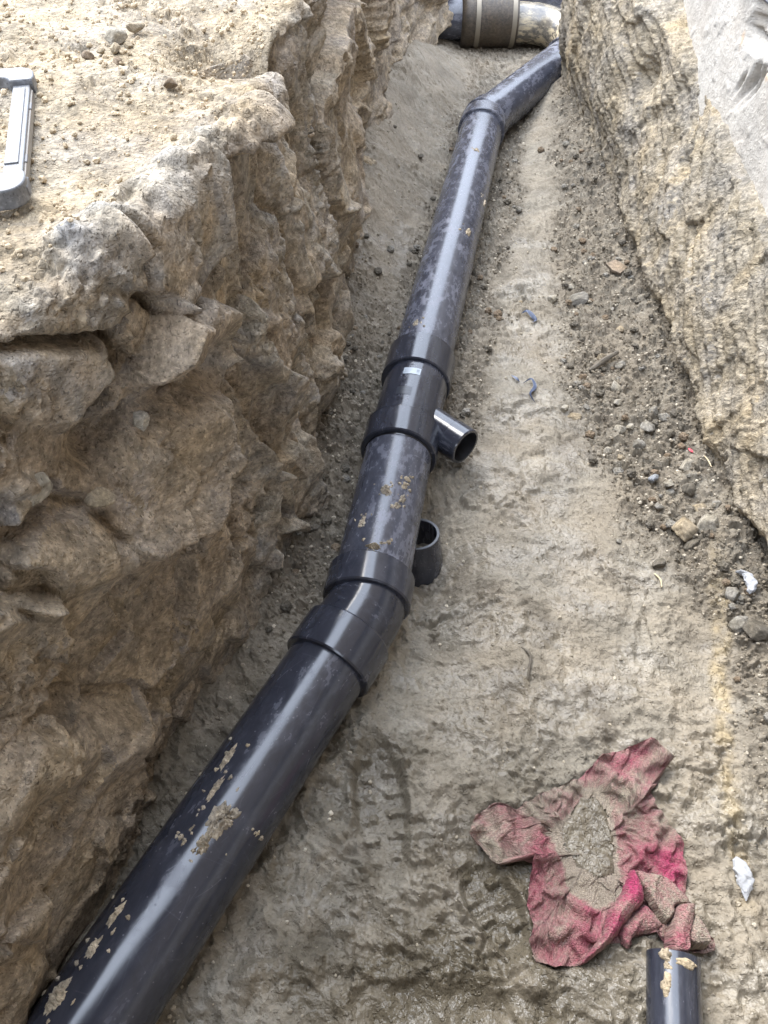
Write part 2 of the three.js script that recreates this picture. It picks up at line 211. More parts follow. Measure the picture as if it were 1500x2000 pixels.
{
  const D = spacing([[-1.6], [-0.1, 0.08], [0.1, 0.012], [1.25, 0.0034], [1.75, 0.0046], [2.6, 0.008], [4.5, 0.014]]);
  const nT = 186, nE = 20, nF = 236, cols = nT + nF + nE;
  const sand = [0.40, 0.315, 0.205], pale = [0.47, 0.395, 0.285], brown = [0.445, 0.355, 0.255], ochre = [0.48, 0.385, 0.265], clay = [0.46, 0.41, 0.335], stone = [0.42, 0.395, 0.35];
  const xsurf = (d, y) => { const h = interp(BK, d, 3), t = clamp(y / h); return mix(interp(BK, d, 2), interp(BK, d, 1), t); };
  const g = sheet(D.length, cols, (i, j, o) => {
    const d = D[i], xt = interp(BK, d, 1), xb = interp(BK, d, 2), h = interp(BK, d, 3); let x, y, top;
    const R = 0.022;                                                  // rounding of the upper edge
    if (j < nT) { const t = 1 - j / (nT - 1), s = t < 0.88 ? t / 0.88 * 0.78 : 0.78 + ((t - 0.88) / 0.12) ** 2 * 5.5; x = xt - R - s; y = h + 0.06 * s * (s < 1.5 ? 1 : 0) + (s >= 1.5 ? 0.09 : 0); top = 1; }
    else if (j < nT + nE) { const a = ((j - nT + 0.5) / nE) * Math.PI / 2; x = xt - R + R * Math.sin(a); y = h - R + R * Math.cos(a); top = 1 - (j - nT + 0.5) / nE; }
    else { const t = (j - nT - nE) / (nF - 1); y = mix(h - R, -0.07, t); x = xsurf(d, y); top = 0; }
    // outward direction
    let nx = 1, ny = -(xt - xb) / h, nz = (xsurf(d + 0.04, Math.max(y, 0)) - xsurf(d - 0.04, Math.max(y, 0))) / 0.08; nz = clamp(nz, -2, 2);
    let l = Math.hypot(nx, ny, nz); nx /= l; ny /= l; nz /= l;
    nx *= 1 - top; nz *= 1 - top; ny = ny * (1 - top) + top; l = Math.hypot(nx, ny, nz) || 1; nx /= l; ny /= l; nz /= l;
    const z = -d, face = 1 - top;
    let q = 0, slab = 0, rim = 0;
    const near = 1 - ss(1.0, 1.25, d);
    for (const [P, hh] of SLABS) { if (d < 0.5 || d > 1.15 || y < 0.62) break; const sd = polySD(P, d, y) + 0.006 * fbm(d * 40, y * 40, 2, 2); slab = Math.max(slab, ss(-0.002, 0.008, sd)); q += hh * face * ss(-0.002, 0.010, sd); rim = Math.max(rim, 1 - ss(0, 0.008, Math.abs(sd))); }
    const f1 = facet(x * 4 + 0.25 * N(x * 9, y * 9, z * 9), y * 4.6, z * 4 + 3), v1 = f1[0], e1 = f1[1]; const f2 = facet(x * 10, y * 10.5, z * 10), v2 = f2[0], e2 = f2[1];
    const calm = 1 - 0.8 * slab, body = face * calm;
    q += body * (0.066 * v1 - 0.008 * (1 - ss(0, 0.04, e1)) + 0.018 * v2 - 0.004 * (1 - ss(0, 0.06, e2)));
    q += face * calm * 0.013 * fbm(x * 7, y * 8, z * 7, 3);
    for (const C of CRACKS) if (near > 0) q -= face * 0.05 * (1 - ss(0.0015, 0.0085, segD(C, d + 0.004 * N(d * 60, y * 60, 1), y, false)));
    // spade cuts: upright flutes with smooth clay between sharp arrises
    const cut = face * ss(0.82, 0.98, d + 0.2 * (0.5 - y)) * (1 - ss(1.75, 2.1, d)), fv = d * 7.5 + 1.2 * fbm(d * 3, y * 2.2, 4, 2) - y * 0.6, fu = fv - Math.floor(fv);
    q += cut * (0.055 * (Math.pow(fu, 1.6) - 0.4) * (0.7 + 0.8 * N(d * 5, y * 3, 8)) + 0.012 * ridge(fbm(d * 30, y * 3.2, 6, 2)));
    const farw = face * ss(1.8, 2.2, d); q += farw * (0.05 * fbm(d * 3, y * 3.5, 1, 3) + 0.018 * ridge(fbm(d * 16, y * 6, 3, 3)));
    // hollows and ledges that the photograph shows
    const b1 = segD(BULGE, d, y, false), b2 = segD(BULGE2, d, y, false), ho = segD(HOLLOW, d, y, false);
    q += face * (0.042 * Math.exp(-((b1 / 0.05) ** 2)) + 0.040 * Math.exp(-((b2 / 0.055) ** 2)) - 0.06 * Math.exp(-((ho / 0.034) ** 2)));
    q -= face * (0.055 * (1 - ss(0.04, 0.2, y)) * (1 - ss(0.62, 0.85, d)));
    q -= 0.075 * Math.exp(-(((d - 1.34) / 0.06) ** 2) - ((y - 0.90) / 0.075) ** 2) * (x > xt - 0.09 ? 1 : ss(0.2, 0.09, xt - x)) + face * 0.06 * Math.exp(-(((d - 1.52) / 0.07) ** 2) - ((y - 0.70) / 0.10) ** 2);
    // the ledge itself: sandy, combed, a pale rocky rib standing out of it
    const oc = segD(OUTCROP, x, d, false), rib = top * Math.exp(-((oc / 0.03) ** 2)) * (0.6 + 0.6 * N(x * 30, 1, z * 30));
    q += top * (0.022 * fbm(x * 4.5, 3, z * 4.5, 3) + 0.009 * fbm(x * 17, 6, z * 20, 3) ) + 0.030 * rib + rib * 0.010 * facet(x * 16, 1, z * 16)[0];
    if (top > 0 && top <= 1) q += (top < 1 ? 1 : ss(0.08, 0, xt - x)) * 0.020 * fbm(x * 18, y * 18, z * 18, 3);
    o[0] = x + nx * q; o[1] = y + ny * q; o[2] = z + nz * q;
    // matter: sand, clay, stone
    const m1 = fbm(x * 5, y * 5 + 2, z * 5, 3), m2 = fbm(x * 24, y * 24, z * 24, 3);
    let c = mix3(brown, ochre, clamp(0.35 + m1 * 1.4)); c = mix3(c, clay, clamp(cut * ss(0.25, 0.75, fu) * (0.6 + m2) + 0.25 * clamp(m2 * 2)));
    c = mix3(c, stone, slab * clamp(0.3 + m2)); c = mix3(c, mix3(sand, pale, clamp(0.5 + m1 * 1.3 + m2 * 0.8)), ss(0.25, 0.8, top)); c = mix3(c, stone, clamp(rib * 1.3 + rim * 0.15));
    o[3] = c[0]; o[4] = c[1]; o[5] = c[2]; o[6] = z; o[7] = j < nT ? x : xt + (h - y);
  });
  const rg = roughen(g, D.length, cols, 2, (x, y, z, up, c) => {
    const sm = ss(0.0, 0.18, fbm(x * 6 + 4, y * 6, z * 6, 3) - 0.03), flat = ss(0.6, 0.9, up) * ss(0.7, 0.85, y);
    const p = N(x * 70, y * 70, z * 70), w = mix(0.07, 0.75, sm);
    const q = w * (0.016 * fbm(x * 34, y * 34, z * 34, 3, 0.62) + 0.0075 * facet(x * 42, y * 42, z * 42)[0] + 0.0070 * fbm(x * 110, y * 110, z * 110, 3, 0.65)) - 0.008 * ss(0.35, 0.55, p) * sm;
    const k = 1.03 + 0.35 * fbm(x * 40, y * 40, z * 40, 3, 0.7); c[0] *= k; c[1] *= k; c[2] *= k;
    return mix(q, 0.0060 * fbm(x * 60 + z * 25, 2, z * 60, 3, 0.62) + 0.0026 * facet(x * 65, 2, z * 65)[0] + 0.0030 * fbm(x * 170, 3, z * 170, 2), flat);
  });
  structure('earth_bank_left', rg, soil({ bumpScale: 0.006 }));
}

// right bank: upright cut with combed soil, turning the corner at the far end
const RP = spacing([[-1.6], [-0.1, 0.08], [0.75, 0.02], [1.9, 0.0045], [2.9, 0.006], [3.46, 0.009]]);
const footR = (d) => 0.815 + 0.012 * Math.sin(d * 2.3) + 0.02 * ss(0.9, 0.4, d) - 0.012 - 0.045 * ss(2.5, 3.3, d);
const seamY = (d) => interp([[-1.6, .42], [1.3, .43], [1.58, .455], [2.05, .505], [2.35, .53], [2.7, .605], [3.6, .70]], d, 1) + 0.018 * fbm(d * 9, 3, 1, 3) + 0.008 * fbm(d * 40, 5, 2, 2);
{
  const path = RP.map((d) => [footR(d), d, 1, 0]);
  const a0 = path[path.length - 1]; for (let k = 1; k <= 14; k++) { const a = (k / 14) * Math.PI / 2; path.push([a0[0] + 0.06 * (1 - Math.cos(a)), a0[1] + 0.06 * Math.sin(a), Math.cos(a), Math.sin(a)]); }
  for (let k = 1; k <= 40; k++) path.push([a0[0] + 0.06 + k * 0.045, a0[1] + 0.06, 0, 1]);
  const rows = 232, lower = [0.40, 0.345, 0.262], upper = [0.47, 0.395, 0.285], och = [0.48, 0.37, 0.22], grey = [0.40, 0.355, 0.285];
  const g = sheet(path.length, rows, (i, j, o) => {
    const [px, d, ca, sa] = path[i], y = mix(-0.08, 0.86, j / (rows - 1)), z = -d;
    let q = -0.02 + (0.11 - 0.10 * ss(2.2, 3.0, d)) * y / 0.5 - 0.045 * ss(0.05, 0.3, y) * ss(2.3, 3.2, d); // leans back close by, bulges at the far corner
    const wob = 0.5 * fbm(d * 4, y * 3, 2, 2), f1 = facet(d * 6, y * 5, 3)[0];
    q += 0.03 * fbm(d * 4, y * 3, 9, 3) + 0.014 * f1 + 0.030 * Math.abs(fbm((0.5 * d - 0.86 * y) * 22 + wob, (0.86 * d + 0.5 * y) * 1.8, 4, 3)) + 0.014 * fbm((0.5 * d - 0.86 * y) * 75, (0.86 * d + 0.5 * y) * 5, 7, 3);
    q += (0.10 + 0.12 * ss(2.2, 3.0, d)) * ss(-0.02, 0.03, y - seamY(d));
    q += (0.03 * ss(1.3, 1.0, d) + 0.045) * ss(0.085 + 0.03 * N(d * 9, 2, 1), 0.03, y) * ss(3.0, 2.4, d);                                   // undercut foot close by
    q += 0.05 * Math.exp(-(((d - 2.586) / 0.05) ** 2) - ((y - 0.43) / 0.05) ** 2) + 0.04 * Math.exp(-(((d - 2.13) / 0.05) ** 2) - ((y - 0.36) / 0.03) ** 2);
    const nx = -ca, nd = sa;
    o[0] = px - nx * q * 1; o[1] = y; o[2] = -(d - nd * q);
    const m = fbm(d * 5, y * 4, 3, 3), m2 = fbm(d * 40, y * 22, 6, 3), hgt = clamp(0.5 + m * 1.5);
    let c = mix3(lower, upper, ss(0.15, 0.8, hgt)); c = mix3(c, grey, clamp(m2 * 0.9)); c = mix3(c, och, clamp(ss(0.1, 0.45, fbm(d * 7, y * 3, 21, 2)) * 0.5));
    o[3] = c[0]; o[4] = c[1]; o[5] = c[2]; o[6] = d; o[7] = y;
  });
  const rg = roughen(g, path.length, rows, 2, (x, y, z, up, c) => { const p = N(x * 50, y * 20, z * 50), k = 1 + 0.18 * fbm(x * 50, y * 20, z * 50, 2); c[0] *= k; c[1] *= k; c[2] *= k; const w = -0.5 * z - 0.86 * y, a = -0.86 * z + 0.5 * y; return 0.005 * fbm(w * 60, a * 11, x * 20, 3, 0.62) + 0.0035 * facet(w * 80, a * 26, x * 30)[0] + 0.0045 * ss(0.0, 0.2, fbm(x * 9, y * 9, z * 9, 2)) * fbm(x * 70, y * 70, z * 70, 2) + 0.0042 * fbm(x * 120, y * 80, z * 120, 3, 0.65) - 0.006 * ss(0.32, 0.5, p); });
  structure('earth_bank_right', rg, soil({ bumpScale: 0.006 }));
}
// whitewashed footing above the right bank
{
  const D = spacing([[-1.6], [0.9, 0.05], [1.3, 0.012], [2.9, 0.0052], [3.55, 0.02]]), rows = 190;
  const g = sheet(D.length, rows, (i, j, o) => {
    const d = D[i], y0 = seamY(d), t = j / (rows - 1); let x, y;
    const face = 0.895 + 0.012 * fbm(d * 3, 2, 8, 2);
    if (t < 0.9) { const s = t / 0.9; y = mix(y0 - 0.14, 1.02, s); x = face + 0.03 * s; }
    else { const s = (t - 0.9) / 0.1; y = 1.02 + 0.01 * s; x = face + 0.03 + s * s * 0.25; }
    const on = t < 0.9 ? 1 : 0;
    let q = 0.010 * fbm(d * 4, y * 4, 2, 3) + 0.0022 * fbm(d * 40, y * 40, 3, 4, 0.6) + 0.003 * ss(0.2, 0.4, fbm(d * 16, y * 16, 11, 2));
    const br = on * ss(0.0, 0.03, y - (0.665 + 0.02 * N(d * 12, 4, 1))) * ss(2.17, 2.12, d + 0.02 * N(y * 20, 1, 1));   // broken-out strata
    const st = y * 38 + 0.9 * fbm(d * 6, y * 8, 5, 2), fr = st - Math.floor(st); q -= br * (0.030 + 0.016 * ss(0.2, 0.9, fr) + 0.008 * fbm(d * 30, y * 60, 2, 2));
    for (const [a, b, w, hh, dp] of [[2.045, .625, .010, .045, .035], [2.015, .63, .013, .04, .05], [1.985, .645, .008, .028, .03], [2.085, .605, .006, .022, .025]]) q -= on * dp * Math.exp(-(((d - a + (y - b) * 0.35) / w) ** 2) - ((y - b) / hh) ** 2);
    o[0] = x - q * on; o[1] = y; o[2] = -d;
    const m = fbm(d * 7, y * 7, 4, 4), sm = clamp(0.25 + m * 1.2 + br * 0.35);
    let c = mix3([0.56, 0.525, 0.47], [0.47, 0.425, 0.365], sm); c = mix3(c, [0.42, 0.36, 0.28], br * clamp(0.15 + fbm(d * 20, st * 0.8, 2, 2) * 1.6)); c = mix3(c, [0.62, 0.42, 0.25], clamp(ss(0.32, 0.5, fbm(d * 14, y * 10, 33, 2)) * 0.6));
    o[3] = c[0]; o[4] = c[1]; o[5] = c[2]; o[6] = d; o[7] = y;
  });
  tag(mesh('concrete_footing', boxed(g), soil({ map: clayMap, bumpScale: 0.003, roughness: 0.9 })), 'pale whitewashed footing with a broken hollow above the right earth bank', 'wall');
}
{ // unseen wall on the footing and unseen roof, both added to cut sky light
  const plaster = new THREE.MeshStandardMaterial({ color: new THREE.Color(0.38, 0.31, 0.24), roughness: 0.9, map: soilMap }), timber = new THREE.MeshStandardMaterial({ color: new THREE.Color(0.25, 0.175, 0.11), roughness: 0.85, map: soilMap });
  const h = thing('unseen_house', 'unseen wall added above the footing to limit the sky right of the trench', 'unseen_house');
  const w = mesh('wall', new THREE.BoxGeometry(0.25, 3.0, 7.5), plaster, h); w.position.set(1.10, 2.54, 0.3);
  const r = thing('unseen_roof', 'unseen boarded roof added to shade the near end of the trench', 'roof');
  for (let k = 0; k < 16; k++) { const b = mesh('board', new THREE.BoxGeometry(0.345, 0.04, 5.2), timber, r); b.position.set(-4.2 + k * 0.35, 3.15, 2.50); }
  for (const z of [0.0, 2.1, 4.3]) { const b = mesh('beam', new THREE.BoxGeometry(5.6, 0.16, 0.12), timber, r); b.position.set(-1.55, 3.045, z); }
}
{ // end walls of the dig, ahead and behind the viewer
  const wall = (name, z, dir) => { const g = sheet(90, 160, (i, j, o) => {
    const t = i / 89, x = mix(-2.6, 2.8, j / 159); let y, q = 0; if (t < 0.75) { y = mix(-0.1, 0.97, t / 0.75); q = 0.06 * fbm(x * 3, y * 3, 3, 4) + 0.03 * facet(x * 6, y * 6, 4)[0]; o[2] = z + dir * (q - 0.12 * y); } else { const s = (t - 0.75) / 0.25; y = 0.97 + 0.03 * fbm(x * 2, s * 5, 1, 2); o[2] = z - dir * (0.12 + s * s * 6); }
    o[0] = x; o[1] = y; const m = fbm(x * 4, y * 4, 2, 3), c = mix3([0.33, 0.26, 0.17], [0.44, 0.35, 0.23], clamp(0.5 + m)); o[3] = c[0]; o[4] = c[1]; o[5] = c[2]; o[6] = x; o[7] = y + (t > 0.75 ? t * 6 : 0); });
    structure(name, g, soil({})); };
  wall('earth_bank_far', -4.75, 1); wall('earth_bank_near', 1.4, -1);
}

// ------------------------------------------------------------------ drain pipe run
const pipeTex = (k, dust) => { // scratches and dried mud film on black polyethylene
  const W = 512, Hh = 1024, tan = dust > 1 ? 1 : 0, cv = document.createElement('canvas'); cv.width = W; cv.height = Hh; const x = cv.getContext('2d'); x.fillStyle = '#000'; x.fillRect(0, 0, W, Hh);
  seed = 900 + k * 77;
  for (let i = 0; i < 420; i++) { const a = rr(0, W), b = rr(0, Hh), l = rr(6, 70), an = rr(-0.5, 0.5) + (rnd() < 0.7 ? Math.PI / 2 : 0); x.strokeStyle = `rgba(255,255,255,${rr(0.08, 0.45)})`; x.lineWidth = rr(0.5, 1.3); x.beginPath(); x.moveTo(a, b); x.quadraticCurveTo(a + Math.cos(an) * l / 2 + rr(-4, 4), b + Math.sin(an) * l / 2, a + Math.cos(an) * l, b + Math.sin(an) * l); x.stroke(); }
  for (let i = 0; i < 500; i++) { x.fillStyle = `rgba(255,255,255,${rr(0.2, 0.8)})`; x.beginPath(); x.arc(rr(0, W), rr(0, Hh), rr(0.5, 1.5), 0, 7); x.fill(); }
  const im = x.getImageData(0, 0, W, Hh).data;
  const film = new Float32Array(W * Hh);
  for (let j = 0; j < Hh; j++) for (let i = 0; i < W; i++) { const u = i / W, v = j / Hh; const a = tileFbm(20 + k, u, v, 10, 6, 0.68), b = tileFbm(30 + k, u, v, 40, 4, 0.7); film[j * W + i] = clamp(dust * 0.36 * (0.35 + 1.3 * b) + ss(0.46 - dust * 0.05, 0.80 - dust * 0.05, a) * (0.1 + 1.2 * ss(0.3, 0.75, b)) * (dust > 1 ? 0.5 : 0.30) + im[(j * W + i) * 4] / 255 * 0.5 + (b - 0.5) * 0.08 * dust); }
  const at = (u, v) => film[Math.floor(v * Hh) * W + Math.floor(u * W)];
  const map = dataTex(W, Hh, (u, v, c) => { const f = at(u, v) * (0.55 + 0.35 * dust); c[0] = 0.135 + f * mix(0.44, 0.50, tan); c[1] = 0.145 + f * mix(0.43, 0.44, tan); c[2] = 0.178 + f * mix(0.44, 0.31, tan); }, true);
  const rough = dataTex(W, Hh, (u, v, c) => { c[0] = c[2] = 0; c[1] = 0.13 + 0.10 * Math.min(1, dust) + Math.max(0, at(u, v) - dust * 0.36) * 0.55; });
  return new THREE.MeshPhysicalMaterial({ map, roughnessMap: rough, roughness: 1, metalness: 0, ior: 1.62, specularIntensity: 1 });
};
const pipeClean = pipeTex(1, 0.42), pipeDusty = pipeTex(2, 0.95), pipeFar = pipeTex(3, 0.9), fitting = pipeTex(4, 0.3), fittingDirty = pipeTex(5, 0.5), pipeCaked = pipeTex(6, 1.5);
const gloss = new THREE.MeshPhysicalMaterial({ color: new THREE.Color(0.010, 0.010, 0.012), roughness: 0.14 });
const inside = new THREE.MeshStandardMaterial({ color: new THREE.Color(0.018, 0.018, 0.02), roughness: 0.5 });
const mudMat = new THREE.MeshStandardMaterial({ color: new THREE.Color(0.62, 0.515, 0.37), map: soilMap, bumpMap: soilBump, bumpScale: 0.005, roughness: 0.97 });
const V3 = (a) => new THREE.Vector3(...a);
// a turned body: profile is [distance along, radius]; u round, v along in metres
function revolve(profile, p, dir, seg = 72, sx = 1) {
  const d = dir.clone().normalize(), side = new THREE.Vector3(d.z, 0, -d.x).normalize().negate(), up = new THREE.Vector3().crossVectors(side, d).normalize(); if (up.y < 0) { up.negate(); }
  const pos = [], uv = [], idx = [];
  profile.forEach(([t, r], i) => { for (let k = 0; k <= seg; k++) { const a = (k / seg) * Math.PI * 2, c = Math.cos(a) * r, s = Math.sin(a) * r; pos.push(p.x + d.x * t + up.x * c + side.x * s, p.y + d.y * t + up.y * c + side.y * s, p.z + d.z * t + up.z * c + side.z * s); uv.push(k / seg, (t + 0.37) * sx); } });
  for (let i = 0; i < profile.length - 1; i++) for (let k = 0; k < seg; k++) { const a = i * (seg + 1) + k, b = a + 1, c = a + seg + 1, e = c + 1; idx.push(a, c, b, b, c, e); }
  const g = new THREE.BufferGeometry(); g.setAttribute('position', new THREE.Float32BufferAttribute(pos, 3)); g.setAttribute('uv', new THREE.Float32BufferAttribute(uv, 2)); g.setIndex(idx); g.computeVertexNormals();
  const nn = g.attributes.normal; for (let i = 0; i < profile.length; i++) { const a = i * (seg + 1), b = a + seg; const x = nn.getX(a) + nn.getX(b), y = nn.getY(a) + nn.getY(b), z = nn.getZ(a) + nn.getZ(b), l = Math.hypot(x, y, z) || 1; for (const q of [a, b]) nn.setXYZ(q, x / l, y / l, z / l); }
  return g;
}
// doubled profile points keep an edge crisp
const crisp = (pts) => { const o = []; pts.forEach((p, i) => { o.push(p); if (i && i < pts.length - 1) { o.push([p[0] + 1e-5, p[1]]); } }); return o; };
const R = 0.08, RC = 0.0915;
const A0 = V3([-0.585, 0.08, 0.15]), J1 = V3([-0.04, 0.08, -0.842]), T = V3([0.055, 0.08, -1.40]), J2 = V3([0.385, 0.085, -3.06]), E2 = V3([0.80, 0.085, -3.70]);
const dir = (a, b) => b.clone().sub(a).normalize(), along = (a, b, s) => a.clone().addScaledVector(dir(a, b), s);
const run = thing('drain_pipeline', 'black plastic drain pipe with elbows and a side branch running along the trench', 'drain pipe');
const straight = (name, a, b, r, m, over = 0) => { const L = a.distanceTo(b) + over; return mesh(name, revolve([[0, r], [L * 0.25, r], [L * 0.5, r], [L * 0.75, r], [L, r]], a, dir(a, b)), m, run); };
const nearDir = dir(A0, J1), midDir = dir(J1, T), upDir = dir(T, J2), farDir = dir(J2, E2);
const pipeNear = straight('pipe_section', A0, J1, R, pipeClean, -0.05), pipeMid = straight('pipe_section', along(J1, T, 0.06), T, R, pipeDusty, -0.08), pipeUp = straight('pipe_section', along(T, J2, 0.16), J2, R, pipeFar, -0.03), pipeEnd = straight('pipe_section', along(J2, E2, 0.02), E2, R, pipeFar, -0.02);
// collar: a socket sleeve with rounded rims
const collar = (name, p, d, l, r, m, parent, inner = R - 0.001) => mesh(name, revolve(crisp([[0, inner], [0.0005, r - 0.003], [0.0035, r], [l - 0.004, r], [l, r - 0.003], [l + 0.0005, inner]]), p, d), m, parent);
// bend swept between two directions
function sweep(pts, r, m, name, parent) { const c = new THREE.CatmullRomCurve3(pts.map(V3)); const g = new THREE.TubeGeometry(c, 40, r, 48, false); const uv = g.attributes.uv; for (let i = 0; i < uv.count; i++) uv.setXY(i, uv.getY(i), uv.getX(i) * 0.4); return mesh(name, g, m, parent); }
{ // near elbow
  const e = new THREE.Group(); e.name = 'elbow'; run.add(e);
  collar('socket', J1.clone().addScaledVector(nearDir, -0.148), nearDir, 0.086, RC, fitting, e);
  collar('socket', J1.clone().addScaledVector(midDir, 0.018), midDir, 0.072, RC, fittingDirty, e);
  sweep([J1.clone().addScaledVector(nearDir, -0.075).toArray(), J1.clone().addScaledVector(nearDir, -0.02).toArray(), J1.clone().addScaledVector(midDir, 0.01).toArray(), J1.clone().addScaledVector(midDir, 0.03).toArray()], R + 0.0015, fitting, 'bend', e);
}
const tee = new THREE.Group(); tee.name = 'branch_tee'; run.add(tee);
{
  const at = (s) => T.clone().addScaledVector(s < 0 ? midDir : upDir, s);
  mesh('tee_body', revolve([[0, R + 0.0025], [0.12, R + 0.0025], [0.26, R + 0.0025]], at(-0.09), upDir), fitting, tee);
  collar('socket', at(-0.125), midDir, 0.085, RC + 0.001, fitting, tee); collar('socket', at(0.135), upDir, 0.108, RC, fitting, tee);
  mesh('mould_seam', revolve([[0, RC + 0.0006], [0.0012, RC + 0.0016], [0.0024, RC + 0.0006]], at(-0.046), midDir), fitting, tee);
  for (const [s, d] of [[0.243, upDir], [-0.131, midDir]]) mesh('lubricant_ring', revolve([[0, R + 0.0004], [0.003, R + 0.0022], [0.007, R + 0.0006]], at(s), d), gloss, tee);
  // side branch, 45 degrees back and to the right
  const bd = V3([0.70, 0.02, 0.715]).normalize(), b0 = T.clone().addScaledVector(upDir, 0.042).addScaledVector(bd, 0.03), rb = 0.0455;
  const br = new THREE.Group(); br.name = 'branch'; tee.add(br);
  mesh('branch_tube', revolve(crisp([[0, rb - 0.001], [0.112, rb - 0.001], [0.114, rb + 0.001], [0.158, rb + 0.001], [0.161, rb - 0.001], [0.161, rb - 0.006], [0.12, rb - 0.0065]]), b0, bd, 56), fitting, br);
  mesh('branch_lining', revolve(crisp([[0.161, rb - 0.0062], [0.125, rb - 0.0068], [0.124, rb - 0.011], [0.02, rb - 0.011]]), b0, bd, 56), inside, br);
}
{ // sticker with a bar code and the raised print on the tee
  const patch = (s0, s1, a0, a1, r, m, name) => { const g = sheet(14, 18, (i, j, o) => { const s = mix(s0, s1, i / 13), a = mix(a0, a1, j / 17), c = T.clone().addScaledVector(upDir, s), side = new THREE.Vector3(-upDir.z, 0, upDir.x); o[0] = c.x + side.x * Math.sin(a) * r; o[1] = c.y + Math.cos(a) * r; o[2] = c.z + side.z * Math.sin(a) * r; o[3] = o[4] = o[5] = 1; o[6] = j / 17; o[7] = i / 13; }); return mesh(name, g, m, tee); };
  const canvasMat = (w, h, draw, o) => { const cv = document.createElement('canvas'); cv.width = w; cv.height = h; draw(cv.getContext('2d')); const t = new THREE.CanvasTexture(cv); t.colorSpace = THREE.SRGBColorSpace; return new THREE.MeshPhysicalMaterial({ map: t, roughness: 0.3, ...o }); };
  patch(0.082, 0.105, -0.30, 0.22, R + 0.0036, canvasMat(256, 96, (x) => { x.fillStyle = '#a3abb3'; x.fillRect(0, 0, 256, 96); x.fillStyle = '#7d868e'; for (let k = 0; k < 4; k++) x.fillRect(16, 22 + k * 15, 120 - k * 12, 5); x.fillStyle = '#4c5660'; for (let k = 0; k < 14; k++) x.fillRect(196 + k * 3.2, 18, 1 + (k * 7 % 3) * 0.7, 46); x.fillRect(200, 72, 34, 4); }), 'sticker');
  patch(0.006, 0.034, -0.36, 0.10, R + 0.0034, canvasMat(256, 128, (x) => { x.fillStyle = '#262a33'; x.fillRect(0, 0, 256, 128); x.fillStyle = '#0a0a0c'; x.font = 'bold 30px sans-serif'; x.save(); x.translate(250, 118); x.rotate(Math.PI); for (let k = 0; k < 9; k++) x.fillRect(10 + k * 22, 14 + (k % 3), 14, 5); x.fillText('ABSCO HP', 8, 66); for (let k = 0; k < 8; k++) x.fillRect(10 + k * 24, 88 + (k % 2) * 2, 15, 5); x.fillRect(8, 108, 90, 4); x.fillRect(120, 108, 90, 4); x.restore(); }), 'raised_print');
  patch(0.118, 0.122, -0.12, -0.05, R + 0.0036, gloss, 'arrow_mark'); patch(0.058, 0.061, -0.19, -0.16, R + 0.0036, gloss, 'arrow_mark');
}
{ // far elbow and the bend into the collector
  const e = new THREE.Group(); e.name = 'elbow'; run.add(e);
  collar('socket', J2.clone().addScaledVector(upDir, -0.085), upDir, 0.075, RC - 0.002, pipeFar, e); collar('socket', J2.clone().addScaledVector(farDir, -0.005), farDir, 0.05, RC - 0.003, pipeFar, e);
  sweep([J2.clone().addScaledVector(upDir, -0.06).toArray(), J2.clone().addScaledVector(upDir, -0.01).toArray(), J2.clone().addScaledVector(farDir, 0.012).toArray(), J2.clone().addScaledVector(farDir, 0.05).toArray()], R + 0.003, pipeFar, 'bend', e);
  const c = new THREE.Group(); c.name = 'collector'; run.add(c);
  collar('socket', E2.clone().addScaledVector(farDir, -0.03), farDir, 0.05, RC - 0.003, pipeFar, c);
  sweep([E2.clone().addScaledVector(farDir, -0.01).toArray(), [0.845, 0.085, -3.80], [0.835, 0.09, -3.93], [0.76, 0.10, -4.03], [0.66, 0.105, -4.06], [0.52, 0.105, -4.06]], R + 0.003, pipeCaked, 'swept_bend', c);
  mesh('collector_pipe', revolve([[0, R], [0.5, R], [1.3, R]], V3([0.56, 0.17, -4.16]), V3([1, 0.0, -0.06])), pipeFar, c);
  const sl = mesh('rubber_sleeve', revolve([[0, 0.085], [0.002, 0.118], [0.03, 0.1205], ...Array.from({ length: 31 }, (_, k) => [0.04 + k * 0.006, 0.117 + 0.0035 * (k % 3 === 0 ? 1 : 0)]), [0.24, 0.1205], [0.258, 0.118], [0.262, 0.085]], V3([0.36, 0.115, -4.09]), V3([1, 0, 0])), new THREE.MeshStandardMaterial({ color: new THREE.Color(0.105, 0.080, 0.055), roughness: 0.55, map: soilMap }), c);
  const steel = new THREE.MeshStandardMaterial({ color: new THREE.Color(0.23, 0.20, 0.155), roughness: 0.5, metalness: 0.5 });
  for (const s of [0.062, 0.228]) mesh('clamp_band', revolve(crisp([[0, 0.118], [0.0008, 0.1228], [0.021, 0.1228], [0.0218, 0.118]]), V3([0.36 + s, 0.115, -4.09]), V3([1, 0, 0])), steel, sl);
  mesh('pipe_section', revolve([[0, 0.09], [0.3, 0.09], [0.9, 0.09]], V3([-0.5, 0.115, -4.09]), V3([1, 0, 0])), pipeFar, c);
}
